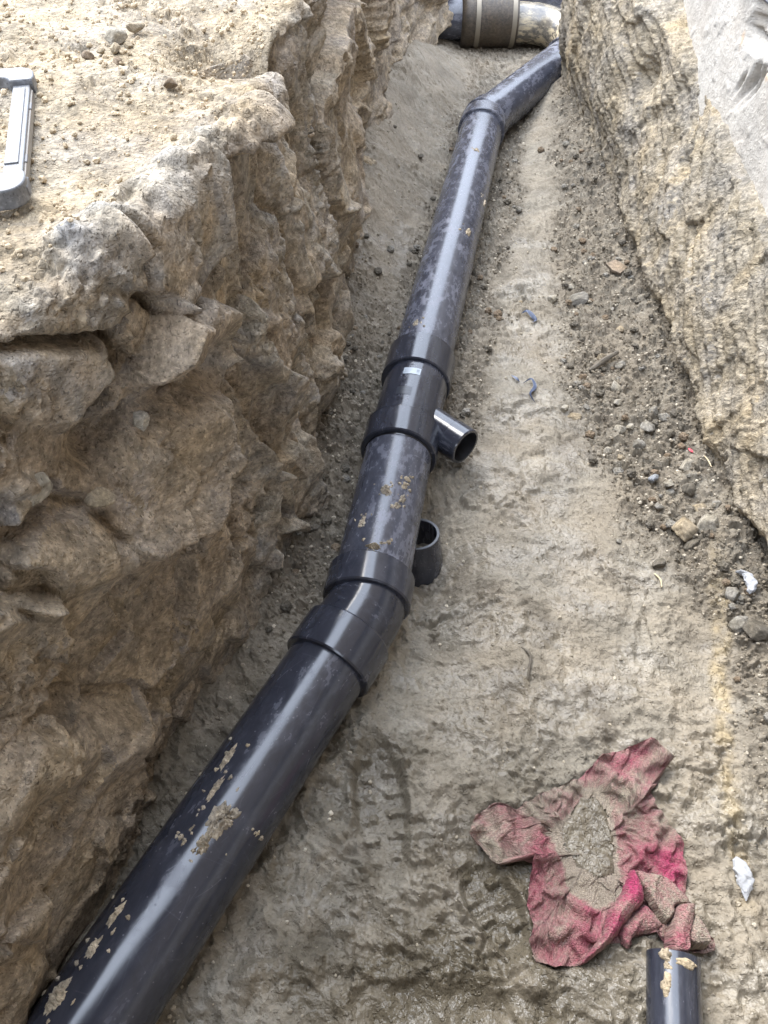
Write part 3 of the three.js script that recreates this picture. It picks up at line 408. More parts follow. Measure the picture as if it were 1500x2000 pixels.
// dried mud stuck to the pipes: [x, z, size along, size round, thickness, turn]
const patchG = (a, b, x, z, sl, sw, th, k) => {
  const d = dir(a, b), rel = new THREE.Vector3(x - a.x, 0, z - a.z), t0 = rel.x * d.x + rel.z * d.z, lat = -rel.x * d.z + rel.z * d.x, an0 = Math.asin(clamp(lat / R, -0.95, 0.95)), side = new THREE.Vector3(-d.z, 0, d.x);
  const nr = sl > 0.007 ? 15 : 5, ns = sl > 0.007 ? 64 : 18; const g = sheet(nr, ns, (i, j, o) => { const q = i / (nr - 1), ph = (j / (ns - 1)) * Math.PI * 2, ol = 0.85 + 0.55 * N(Math.cos(ph) * 1.1 + k * 3, Math.sin(ph) * 1.1, k) + 0.3 * N(Math.cos(ph) * 3.2 + k, Math.sin(ph) * 3.2, k * 2) + 0.22 * N(Math.cos(ph) * 9 + k, Math.sin(ph) * 9, k * 2), s = t0 + Math.cos(ph) * q * sl * ol, an = an0 + Math.sin(ph) * q * sw * ol / R;
    const hgt = R + 0.0004 + 1.7 * th * (1 - q ** 2.5) * (0.6 + 1.8 * fbm(s * 130, an * 10, k, 3, 0.7)) - (i === nr - 1 ? 0.001 : 0), c = a.clone().addScaledVector(d, s); o[0] = c.x + side.x * Math.sin(an) * hgt; o[1] = c.y + Math.cos(an) * hgt; o[2] = c.z + side.z * Math.sin(an) * hgt; o[3] = o[4] = o[5] = 1; o[6] = s; o[7] = an * R; });
  return g;
};
let pk = 1;
seed = 3131;
const crumbsOn = (a, b, x, z, l, parent) => { for (let k = 0; k < 5; k++) mesh('mud_speck', patchG(a, b, x + rr(-1, 1) * l * 1.5, z + rr(-1, 1) * l * 1.5, rr(0.002, 0.006), rr(0.0015, 0.005), rr(0.001, 0.003), 50 + pk * 7 + k), mudMat, parent); };
for (const [x, z, l, w, th] of [[-.256, -.405, .036, .025, .007], [-.281, -.368, .018, .010, .006], [-.318, -.378, .006, .005, .004], [-.262, -.508, .028, .008, .003], [-.275, -.455, .026, .006, .003], [-.398, -.270, .020, .007, .003], [-.420, -.225, .018, .009, .003], [-.458, -.165, .030, .014, .005], [-.205, -.395, .006, .004, .002]]) { mesh('mud_patch', patchG(A0, J1, x, z, l, w, th, pk++), mudMat, pipeNear); crumbsOn(A0, J1, x, z, Math.max(l, w), pipeNear); }
for (const [x, z, l, w, th] of [[.004, -1.099, .016, .013, .005], [.039, -1.082, .012, .008, .005], [-.021, -.946, .008, .018, .006], [.045, -1.119, .010, .008, .004], [-.046, -1.018, .016, .010, .003], [.028, -1.060, .010, .009, .004], [.01, -.962, .006, .006, .004], [.052, -1.14, .008, .010, .003]]) { mesh('mud_patch', patchG(J1, T, x, z, l, w, th, pk++), mudMat, pipeMid); crumbsOn(J1, T, x, z, Math.max(l, w), pipeMid); }
for (const [x, z, l, w, th] of [[.259, -2.167, .022, .010, .004], [.085, -1.695, .016, .006, .003], [.32, -2.666, .012, .008, .003], [.33, -2.40, .02, .006, .003]]) { mesh('mud_patch', patchG(T, J2, x, z, l, w, th, pk++), mudMat, pipeUp); crumbsOn(T, J2, x, z, Math.max(l, w), pipeUp); }

// the short upright stub beside the pipe
{
  const p = V3([0.086, -0.135, -1.08]), d = V3([-0.06, 1, -0.12]).normalize();
  const g = [], o = thing('pipe_stub', 'short open black pipe stub standing upright beside the pipe above the near elbow', 'pipe stub');
  const up = revolveUp(crisp([[0, 0.06], [0.06, 0.058], [0.145, 0.0515], [0.1462, 0.0505], [0.1462, 0.0455], [0.144, 0.0445], [0.03, 0.046]]), p, d);
  mesh('stub_wall', up, fittingDirty, o);
  mesh('cut_rim', revolveUp(crisp([[0.1460, 0.0513], [0.1468, 0.0505], [0.1468, 0.0455], [0.1460, 0.0447]]), p, d), new THREE.MeshStandardMaterial({ color: new THREE.Color(0.085, 0.09, 0.10), roughness: 0.5 }), o);
}
function revolveUp(profile, p, d) { // turned body on a near-upright axis
  const seg = 64, ax = new THREE.Vector3(1, 0, 0).addScaledVector(d, -d.x).normalize(), az = new THREE.Vector3().crossVectors(ax, d), pos = [], uv = [], idx = [];
  for (const [t, r] of profile) for (let k = 0; k <= seg; k++) { const a = (k / seg) * Math.PI * 2, c = Math.cos(a) * r, s = Math.sin(a) * r; pos.push(p.x + d.x * t + ax.x * c + az.x * s, p.y + d.y * t + ax.y * c + az.y * s, p.z + d.z * t + ax.z * c + az.z * s); uv.push(k / seg, t); }
  for (let i = 0; i < profile.length - 1; i++) for (let k = 0; k < seg; k++) { const a = i * (seg + 1) + k, b = a + 1, c = a + seg + 1, e = c + 1; idx.push(a, b, c, b, e, c); }
  const g = new THREE.BufferGeometry(); g.setAttribute('position', new THREE.Float32BufferAttribute(pos, 3)); g.setAttribute('uv', new THREE.Float32BufferAttribute(uv, 2)); g.setIndex(idx); g.computeVertexNormals(); return g;
}
// the small pipe that the rag is stuffed into
{
  const o = thing('waste_pipe', 'thin muddy black pipe at the near right with a rag stuffed in its end', 'pipe');
  const a = V3([0.456, 0.030, -0.236]), b = V3([0.375, 0.026, 0.14]), d = dir(a, b), L = a.distanceTo(b), r = 0.0405;
  const body = mesh('pipe_section', revolve(crisp([[0.02, r - 0.004], [0, r - 0.004], [0, r - 0.001], [0.001, r], [L, r]]), a, d, 56), fittingDirty, o);
  const put = (t0, an0, sl, sw, th, k) => { const side = new THREE.Vector3(-d.z, 0, d.x); const g = sheet(8, 36, (i, j, q) => { const e = i / 7, ph = (j / 35) * Math.PI * 2, ol = 0.85 + 0.55 * N(Math.cos(ph) * 1.1 + k * 3, Math.sin(ph) * 1.1, k) + 0.16 * N(Math.cos(ph) * 4, Math.sin(ph) * 4, k * 2), s = t0 + Math.cos(ph) * e * sl * ol, an = an0 + Math.sin(ph) * e * sw * ol / r, hh = r + th * (1 - e ** 3) * (0.7 + 0.8 * N(s * 120, an * 9, k)) - (i === 7 ? 0.001 : -0.0003), c = a.clone().addScaledVector(d, s); q[0] = c.x + side.x * Math.sin(an) * hh; q[1] = c.y + Math.cos(an) * hh; q[2] = c.z + side.z * Math.sin(an) * hh; q[3] = q[4] = q[5] = 1; q[6] = s; q[7] = an * r; }); mesh('mud_patch', g, mudMat, body); };
  put(0.008, 0.55, 0.012, 0.013, 0.008, 21); put(0.016, -0.2, 0.008, 0.020, 0.004, 22); put(0.05, 0.55, 0.020, 0.009, 0.004, 23); put(0.024, 0.5, 0.008, 0.008, 0.003, 24);
}

// ------------------------------------------------------------------ the rag: one cloth, folded over itself
{
  const P = {
    B: [[.357, -.506], [.396, -.513], [.412, -.470], [.406, -.389], [.402, -.353], [.395, -.335], [.370, -.308], [.347, -.306], [.304, -.340], [.304, -.378], [.289, -.417], [.279, -.428], [.318, -.452]],
    W: [[.146, -.420], [.161, -.455], [.196, -.476], [.238, -.470], [.260, -.449], [.255, -.406], [.244, -.389], [.203, -.392], [.193, -.382], [.171, -.400]],
    U: [[.238, -.470], [.288, -.500], [.354, -.522], [.362, -.510], [.351, -.488], [.318, -.452], [.282, -.430], [.260, -.449]],
    P: [[.260, -.449], [.269, -.443], [.289, -.417], [.304, -.378], [.304, -.340], [.347, -.306], [.360, -.301], [.350, -.273], [.332, -.249], [.309, -.227], [.270, -.222], [.242, -.232], [.234, -.258], [.243, -.283], [.238, -.314], [.249, -.361], [.253, -.406]],
    R: [[.362, -.510], [.368, -.532], [.408, -.564], [.439, -.577], [.497, -.590], [.500, -.574], [.487, -.538], [.485, -.479], [.499, -.461], [.514, -.423], [.519, -.406], [.511, -.361], [.500, -.324], [.479, -.340], [.457, -.356], [.418, -.361], [.413, -.367], [.406, -.389], [.405, -.428], [.409, -.470], [.395, -.506]],
    T: [[.498, -.587], [.516, -.577], [.529, -.551], [.514, -.538], [.498, -.525], [.487, -.532], [.490, -.561]],
    S: [[.417, -.364], [.394, -.329], [.366, -.301], [.356, -.276], [.342, -.258], [.309, -.226], [.329, -.234], [.363, -.256], [.384, -.276], [.408, -.298], [.429, -.319]],
    Q: [[.408, -.298], [.432, -.311], [.452, -.283], [.444, -.273], [.404, -.266], [.392, -.249], [.380, -.258], [.384, -.278]],
    F: [[.416, -.361], [.437, -.359], [.473, -.350], [.498, -.321], [.502, -.306], [.477, -.306], [.471, -.293], [.454, -.281], [.444, -.296], [.432, -.321]],
    V: [[.477, -.306], [.503, -.308], [.501, -.293], [.486, -.262], [.476, -.236], [.448, -.236], [.453, -.268]],
    V2: [[.501, -.296], [.514, -.273], [.516, -.251], [.504, -.246], [.482, -.249], [.479, -.268]],
    V3: [[.517, -.271], [.526, -.268], [.526, -.244], [.510, -.239], [.507, -.249]],
  };
  const RF = [[[.422, -.519], [.460, -.554], [.494, -.577]], [[.431, -.516], [.456, -.533], [.489, -.554]], [[.408, -.538], [.405, -.497], [.406, -.461]], [[.484, -.476], [.500, -.452], [.516, -.417]], [[.418, -.497], [.430, -.464], [.440, -.455]], [[.426, -.446], [.455, -.439], [.485, -.455]], [[.427, -.394], [.458, -.400], [.499, -.446]], [[.417, -.372], [.456, -.389], [.496, -.372]], [[.472, -.356], [.497, -.389], [.513, -.417]]];
  const RA = [.020, -.012, .010, .012, .009, -.009, .011, .012, .009];
  const PF = [[[.264, -.446], [.286, -.406], [.266, -.356], [.248, -.301]], [[.272, -.400], [.262, -.356], [.246, -.308]], [[.289, -.335], [.292, -.298], [.311, -.258]], [[.245, -.278], [.280, -.268], [.336, -.276]], [[.240, -.258], [.276, -.244], [.321, -.249]], [[.351, -.296], [.330, -.271], [.307, -.251]]], PA = [.014, -.006, .009, .008, .008, -.008];
  const BF = [[[.315, -.428], [.341, -.406], [.394, -.372]], [[.301, -.417], [.337, -.383], [.388, -.340]], [[.312, -.372], [.348, -.345], [.378, -.319]], [[.364, -.470], [.386, -.440], [.391, -.389]]], BA = [.007, .009, .007, -.006];
  const OUT = RAG;
  const WF = [[[.19, -.455], [.20, -.42], [.195, -.40]], [[.165, -.44], [.215, -.445], [.25, -.43]], [[.25, -.465], [.30, -.485], [.35, -.508]], [[.26, -.449], [.300, -.452], [.345, -.495]], [[.255, -.44], [.25, -.41], [.245, -.392]], [[.47, -.30], [.462, -.27]], [[.505, -.29], [.495, -.255]]], WA = [-.012, .009, .007, -.006, -.008, .008, -.007];
  const FOLDS = [...RF, ...PF, ...BF, ...WF], AMP = [...RA.map((v) => v * 0.9), ...PA, ...BA, ...WA];
  // how much dye each region keeps (0 caked in mud, 1 clean) and how far it leans to magenta
  const dyeOf = (x, z) => { let d = 0.45, m = 0.15, w = 0.25; for (const [k, a, b] of [['B', -.5, 0], ['W', .52, .05], ['U', .22, 0], ['P', .82, .15], ['R', .50, .40], ['T', .65, .2], ['Q', .75, .3]]) { const t = ss(-0.004, 0.004, polySD(P[k], x, z) + 0.016 * fbm(x * 30, 6, z * 30, 3)); d = mix(d, a, t); m = mix(m, b, t); } return [d, m]; };
  const crease = (x, z, f, k) => { const v = Math.max(0, 1 - Math.abs(fbm(x * f, k * 2, z * f * 0.6, 1)) * 3); return v * v; };
  const under = () => 0.005;
  const foldY = (x, z, m) => { let h = 0; FOLDS.forEach((f, n) => { const dd = segD(f, x, z, false); if (dd < 0.03) h += m * AMP[n] * Math.exp(-Math.pow(dd / 0.008, 1.5)); }); return h; };
  // the cloth is gathered into its outline with a fifth too much length each way and left to buckle over the ground
  const CN = 112, cx = new Float32Array(CN * CN), cy = new Float32Array(CN * CN), cz = new Float32Array(CN * CN), C0 = [0.365, -0.395];
  {
    const reach = (an) => { const dx = Math.cos(an), dz = Math.sin(an); let best = 0; for (let i = 0, j = OUT.length - 1; i < OUT.length; j = i++) { const ax = OUT[j][0] - C0[0], az = OUT[j][1] - C0[1], bx = OUT[i][0] - C0[0] - ax, bz = OUT[i][1] - C0[1] - az, den = dx * bz - dz * bx; if (Math.abs(den) < 1e-9) continue; const t = (ax * bz - az * bx) / den, u = (ax * dz - az * dx) / den; if (t > 0 && u >= -1e-6 && u <= 1 + 1e-6) best = Math.max(best, t); } return best; };
    for (let i = 0; i < CN; i++) for (let j = 0; j < CN; j++) { const u = j / (CN - 1) * 2 - 1, v = i / (CN - 1) * 2 - 1, rho = Math.max(Math.abs(u), Math.abs(v)), l = Math.hypot(u, v) || 1, k = i * CN + j; const an = Math.atan2(v / l, u / l), r = reach(an) * rho; cx[k] = C0[0] + Math.cos(an) * r; cz[k] = C0[1] + Math.sin(an) * r; }
    const sx = cx.slice(), sz = cz.slice(), E = [];
    for (let k = 0; k < CN * CN; k++) cy[k] = 0.010 + 0.030 * Math.max(0, fbm(cx[k] * 19, 3, cz[k] * 19, 2) + 0.15) + foldY(cx[k], cz[k], 2.0);
    const add = (a, b, st, f) => E.push(a, b, f * Math.hypot(sx[a] - sx[b], sz[a] - sz[b]) + 0.0002, st);
    for (let i = 0; i < CN; i++) for (let j = 0; j < CN; j++) { const k = i * CN + j; if (j < CN - 1) add(k, k + 1, 0.9, 1.27); if (i < CN - 1) add(k, k + CN, 0.9, 1.27); if (i < CN - 1 && j < CN - 1) { add(k, k + CN + 1, 0.35, 1.26); add(k + 1, k + CN, 0.35, 1.26); } if (j < CN - 4) add(k, k + 4, 0.16, 1.23); if (i < CN - 4) add(k, k + 4 * CN, 0.16, 1.23); }
    const px = cx.slice(), py = cy.slice(), pz = cz.slice(), ne = E.length;
    for (let it = 0; it < 90; it++) {
      for (let k = 0; k < CN * CN; k++) { const vx = (cx[k] - px[k]) * 0.9, vy = (cy[k] - py[k]) * 0.9, vz = (cz[k] - pz[k]) * 0.9; px[k] = cx[k]; py[k] = cy[k]; pz[k] = cz[k]; cx[k] += vx; cy[k] += vy - 0.00005; cz[k] += vz; }
      for (let sub = 0; sub < 4; sub++) { for (let e = 0; e < ne; e += 4) { const a = E[e], b = E[e + 1], dx = cx[b] - cx[a], dy = cy[b] - cy[a], dz = cz[b] - cz[a], l = Math.sqrt(dx * dx + dy * dy + dz * dz) + 1e-9, q = 0.5 * E[e + 3] * (l - E[e + 2]) / l; cx[a] += dx * q; cy[a] += dy * q; cz[a] += dz * q; cx[b] -= dx * q; cy[b] -= dy * q; cz[b] -= dz * q; }
        for (let k = 0; k < CN * CN; k++) { const i = Math.floor(k / CN), j = k % CN, rim = i === 0 || j === 0 || i === CN - 1 || j === CN - 1, w = rim ? 0.35 : 0.006; cx[k] += (sx[k] - cx[k]) * w; cz[k] += (sz[k] - cz[k]) * w; if (cy[k] < 0.003) { cy[k] = 0.003; cx[k] += (px[k] - cx[k]) * 0.3; cz[k] += (pz[k] - cz[k]) * 0.3; } if (cy[k] > 0.042) cy[k] = 0.042; } }
    }
    for (let k = 0; k < CN * CN; k++) { const inB = ss(-0.006, 0.004, polySD(P.B, cx[k], cz[k])); cy[k] = mix(cy[k], 0.003 + cy[k] * 0.28, inB) + 0.011 * Math.exp(-(((polySD(P.B, cx[k], cz[k]) + 0.010) / 0.009) ** 2)) * clamp(0.8 + 1.2 * N(cx[k] * 24, 5, cz[k] * 24)); }
  }
  const flaps = { // folded-over pieces lying on the rest: outline, lift, roundness, dye, magenta
    S: [.014, .024, .80, .55], F: [.024, .004, .30, .05], V: [.034, .016, .55, .15], V2: [.028, .016, .12, .05], Q: [.008, .010, .75, .3] };
  const tess = new TessellateModifier(0.0029, 11), parts = [];
  const tint = (x, z, dk, mg, e) => { const sp = fbm(x * 230, 1, z * 230, 2), bl = fbm(x * 17, 5, z * 17, 3);
    const hot = Math.exp(-(((x - .492) / .03) ** 2) - ((z + .365) / .045) ** 2) + Math.exp(-(((x - .405) / .03) ** 2) - ((z + .335) / .03) ** 2) + 0.8 * Math.exp(-(((x - .365) / .02) ** 2) - ((z + .28) / .03) ** 2);
    const rose = mix3([0.32, 0.095, 0.115], [0.40, 0.035, 0.115], clamp(mg * 0.6 + hot * 0.6)), mudc = mix3([0.31, 0.262, 0.195], [0.37, 0.305, 0.24], clamp(0.5 + bl)), k = clamp(dk * 0.85 + hot * 0.4 + bl * 1.0 + sp * 0.55 - 0.15 * (1 - ss(0, 0.006, e))); return mix3(mudc, rose, k); };
  const build = (poly, height, dye) => {
    const sh = new THREE.Shape(new THREE.CatmullRomCurve3(poly.map(([a, b]) => new THREE.Vector3(a, -b, 0)), true, 'catmullrom', 0.35).getPoints(poly.length * 5).slice(0, -1).map((p) => new THREE.Vector2(p.x, p.y)));
    let g = new THREE.ShapeGeometry(sh); g.deleteAttribute('uv'); g.deleteAttribute('normal'); g = mergeVertices(tess.modify(g.toNonIndexed()), 1e-5);
    const outline = sh.getPoints().map((p) => [p.x, -p.y]), pos = g.attributes.position, col = new Float32Array(pos.count * 3), uv = new Float32Array(pos.count * 2);
    for (let i = 0; i < pos.count; i++) {
      const x = pos.getX(i), z = -pos.getY(i), e = segD(outline, x, z), jag = (1 - ss(0, 0.006, e)) * 0.0022;
      pos.setXYZ(i, x + jag * N(x * 150, 4, z * 150), height(x, z, e) + 0.0016 * N(x * 300, 2, z * 300) + under(x, z), z + jag * N(x * 150, 9, z * 150));
      col.set(tint(x, z, ...dye(x, z), e), i * 3); uv[i * 2] = x; uv[i * 2 + 1] = z;
    }
    g.setAttribute('color', new THREE.BufferAttribute(col, 3)); g.setAttribute('uv', new THREE.BufferAttribute(uv, 2)); g.computeVertexNormals();
    const nn = g.attributes.normal; let upw = 0; for (let i = 0; i < nn.count; i++) upw += nn.getY(i); if (upw < 0) { const ix = g.index.array; for (let i = 0; i < ix.length; i += 3) { const t = ix[i]; ix[i] = ix[i + 1]; ix[i + 1] = t; } g.computeVertexNormals(); }
    parts.push(g);
  };
  { // the gathered cloth itself
    const pos = new Float32Array(CN * CN * 3), col = new Float32Array(CN * CN * 3), uv = new Float32Array(CN * CN * 2), idx = [];
    for (let k = 0; k < CN * CN; k++) { const x = cx[k], z = cz[k]; pos.set([x, cy[k] + 0.0012 * N(x * 300, 2, z * 300) + under(x, z), z], k * 3); col.set(tint(x, z, ...dyeOf(x, z), 1), k * 3); uv[k * 2] = (k % CN) * 0.0042; uv[k * 2 + 1] = Math.floor(k / CN) * 0.0038; }
    const gap = cx.map((x, k) => polySD(GAP, x, cz[k]) + 0.006 * fbm(x * 60, 2, cz[k] * 60, 2) > 0 ? 1 : 0);
    for (let i = 0; i < CN - 1; i++) for (let j = 0; j < CN - 1; j++) { const a = i * CN + j; if (gap[a] + gap[a + 1] + gap[a + CN] + gap[a + CN + 1] > 2) continue; idx.push(a, a + CN, a + 1, a + 1, a + CN, a + CN + 1); }
    const g = new THREE.BufferGeometry(); g.setAttribute('position', new THREE.BufferAttribute(pos, 3)); g.setAttribute('color', new THREE.BufferAttribute(col, 3)); g.setAttribute('uv', new THREE.BufferAttribute(uv, 2)); g.setIndex(idx); g.computeVertexNormals(); parts.push(g);
  }
  for (const key of Object.keys(flaps)) { const [lift, round, dk, mg] = flaps[key]; build(P[key], (x, z, e) => 0.012 + lift * ss(-0.001, 0.004, e) + round * Math.sqrt(clamp(e / 0.016)) + 0.005 * crease(x, z, 30, 3 + lift * 100) + 0.006 * fbm(x * 24, 3, z * 24, 2), () => [dk, mg]); }
  const terry = dataTex(512, 512, (u, v, c) => { const a = tileFbm(50, u, v, 90, 2), r = 0.5 + 0.5 * Math.sin((v + 0.01 * tileFbm(51, u, v, 12, 2)) * Math.PI * 2 * 46); c[0] = c[1] = c[2] = clamp(a * 0.9 + r * 0.1); });
  terry.repeat.set(1 / 0.14, 1 / 0.14);
  const pile = dataTex(512, 512, (u, v, c) => { const g = 0.80 + 0.40 * (tileFbm(52, u, v, 110, 2) - 0.3); c[0] = c[1] = c[2] = g; }, true); pile.repeat.set(1 / 0.17, 1 / 0.17);
  const m = new THREE.MeshPhysicalMaterial({ vertexColors: true, map: pile, bumpMap: terry, bumpScale: 0.003, roughness: 0.9, sheen: 0.3, sheenRoughness: 0.7, sheenColor: new THREE.Color(0.5, 0.3, 0.35) });
  tag(mesh('rag', mergeGeometries(parts), m), 'crumpled crimson towel caked in grey mud on the trench floor', 'rag');
}
// ------------------------------------------------------------------ stones, clods, litter
const stoneGeos = [];
seed = 4711;
for (let v = 0; v < 9; v++) { // rounded, chipped lumps
  const g = mergeVertices(new THREE.IcosahedronGeometry(1, 7).deleteAttribute('uv').deleteAttribute('normal'), 1e-4), p = g.attributes.position, cuts = [];
  for (let k = 0; k < 12; k++) { const a = new THREE.Vector3(rr(-1, 1), rr(-1, 1), rr(-1, 1)).normalize(); cuts.push([a, rr(0.5, 0.85)]); }
  const uv = new Float32Array(p.count * 2);
  for (let i = 0; i < p.count; i++) { const q = new THREE.Vector3().fromBufferAttribute(p, i).normalize(); let r = 1; for (const [a, h] of cuts) { const c = a.dot(q); if (c > 0.05) { const lim = h / c, t = clamp((r - lim) / 0.05 + 0.6); r = Math.min(r, mix(r, lim, t * t)); } } r *= 1 + 0.10 * fbm(q.x * 2.2 + v * 9, q.y * 2.2, q.z * 2.2, 3) + 0.05 * fbm(q.x * 9, q.y * 9 + v * 5, q.z * 9, 3); q.multiplyScalar(r); q.y *= 0.78; p.setXYZ(i, q.x, q.y, q.z); uv[i * 2] = q.x * 0.03 + q.y * 0.022; uv[i * 2 + 1] = q.z * 0.03 + q.y * 0.022; }
  g.setAttribute('uv', new THREE.BufferAttribute(uv, 2)); g.computeVertexNormals(); stoneGeos.push(g);
}
const clodGeos = [];
for (let v = 0; v < 6; v++) { const g = mergeVertices(new THREE.IcosahedronGeometry(1, 6).deleteAttribute('uv').deleteAttribute('normal'), 1e-4), p = g.attributes.position, uv = new Float32Array(p.count * 2); for (let i = 0; i < p.count; i++) { const q = new THREE.Vector3().fromBufferAttribute(p, i).normalize(); const r = 0.85 + 0.55 * fbm(q.x * 1.8 + v * 7, q.y * 1.8, q.z * 1.8, 3) + 0.22 * fbm(q.x * 6, q.y * 6, q.z * 6 + v * 3, 3) + 0.12 * facet(q.x * 4 + v, q.y * 4, q.z * 4)[0]; q.multiplyScalar(r); q.y *= 0.75; p.setXYZ(i, q.x, q.y, q.z); uv[i * 2] = q.x * 0.03 + q.y * 0.022; uv[i * 2 + 1] = q.z * 0.03 + q.y * 0.022; } g.setAttribute('uv', new THREE.BufferAttribute(uv, 2)); g.computeVertexNormals(); clodGeos.push(g); }
const stoneCol = { pale: [0.50, 0.455, 0.38], grey: [0.36, 0.335, 0.295], tan: [0.44, 0.36, 0.25], brown: [0.30, 0.225, 0.155], dark: [0.20, 0.175, 0.14], blue: [0.36, 0.38, 0.42], white: [0.74, 0.75, 0.77] };
const stoneMat = {}; for (const k in stoneCol) stoneMat[k] = new THREE.MeshStandardMaterial({ color: new THREE.Color(...stoneCol[k].map((v) => v * 0.86)), map: soilMap, bumpMap: soilBump, bumpScale: 0.0015, roughness: 0.92 });
function rest(name, geo, mat, x, z, r, sink, label, cat, group, sx = 1, sz = 1, turn = rr(0, 6.3), base = floorH(x, z)) { const m = mesh(name, geo, mat); m.scale.set(r * sx, r * rr(0.8, 1.1), r * sz); m.rotation.set(rr(-0.3, 0.3), turn, rr(-0.3, 0.3)); m.position.set(x, base + r * (0.78 - sink), z); return tag(m, label, cat, group); }
const BIG = [ // x, z, size, tone, label
  [.523, -2.023, .019, 'pale', 'pale rounded stone left of the flat cracked grey one near the tile shard'], [.597, -2.023, .034, 'grey', 'flat lumpy grey stone between the pale rounded stone and the tile shard'], [.586, -2.088, .015, 'pale', 'small whitish pebble just above the flat lumpy grey stone'], [.419, -2.012, .015, 'tan', 'small tan stone alone on smooth clay above the blue shaving'], [.697, -1.859, .015, 'tan', 'small tan stone above the stick, near the right bank'], [.619, -1.740, .016, 'tan', 'oval tan stone just above the splintered stick'], [.668, -1.704, .017, 'grey', 'smooth grey pebble at the right end of the splintered stick'], [.553, -1.657, .014, 'brown', 'reddish brown stone below the left end of the stick'], [.636, -1.614, .021, 'pale', 'broad pale stone below the splintered stick'], [.483, -1.521, .014, 'pale', 'small pale stone left of the tan angular stone'], [.505, -1.497, .019, 'tan', 'tan angular stone in the middle of the gravel strip'], [.612, -1.438, .016, 'pale', 'squarish pale stone beside the egg shaped pebble'], [.642, -1.450, .013, 'pale', 'pale egg shaped pebble beside the squarish stone'], [.688, -1.443, .023, 'grey', 'grey stone leaning under two rounder stones near the right bank'], [.714, -1.502, .016, 'grey', 'small upper grey stone of three lying together near the right bank'], [.737, -1.484, .022, 'grey', 'rounded light grey stone, rightmost of three lying together'], [.646, -1.378, .019, 'grey', 'rough grey stone below the egg shaped pebble'], [.682, -1.314, .016, 'dark', 'dark lumpy stone above the bluish one'], [.753, -1.307, .024, 'pale', 'long pale stone against the foot of the right bank'], [.662, -1.266, .018, 'blue', 'bluish grey stone low in the gravel strip'], [.696, -1.250, .015, 'pale', 'pale stone right of the bluish one'],
  [.698, -1.110, .040, 'tan', 'large tan stone left of the squarish pale stone at the right bank'], [.752, -1.113, .029, 'pale', 'squarish pale stone right of the large tan stone'], [.705, -1.061, .019, 'dark', 'dark clod just below the large tan stone'], [.751, -1.175, .021, 'tan', 'brown stone just above the large tan stone'], [.784, -1.171, .016, 'grey', 'grey stone tucked between the brown stone and the right bank'], [.618, -1.014, .015, 'dark', 'lone dark stone on clay left below the large tan stone'], [.749, -.921, .021, 'grey', 'layered grey clod beside the white plaster chunk'], [.746, -.850, .028, 'grey', 'grey clod below the white plaster chunk'], [.769, -.826, .027, 'dark', 'dark round clod under the grey clod at the right edge']];
seed = 88; let sk = 0;
for (const [x, z, r, k, label] of BIG) { const long = /long|leaning|large tan/.test(label); rest('stone', stoneGeos[sk++ % 9], stoneMat[k], x, z, r, 0.42, label, 'stone', undefined, long ? 1.25 : 1, long ? 0.8 : rr(0.8, 1), long ? rr(0.5, 0.9) : rr(0, 6)); }
for (const [x, z, r, k] of [[.531, -1.617, .011, 'grey'], [.543, -1.529, .011, 'grey'], [.570, -1.371, .014, 'pale'], [.598, -1.344, .013, 'tan'], [.716, -1.352, .012, 'brown'], [.692, -1.970, .015, 'grey'], [.736, -1.423, .019, 'dark'], [.770, -1.443, .016, 'dark'], [.632, -1.558, .013, 'pale'], [.697, -1.232, .014, 'grey'], [.535, -1.071, .010, 'grey'], [.732, -1.224, .020, 'dark'], [.656, -1.182, .013, 'grey']]) rest('pebble', stoneGeos[sk++ % 9], stoneMat[k], x, z, r, 0.3, 'small stone among the loose gravel along the foot of the right bank', 'stone', 'small stones in the gravel strip', 1, rr(0.75, 1));
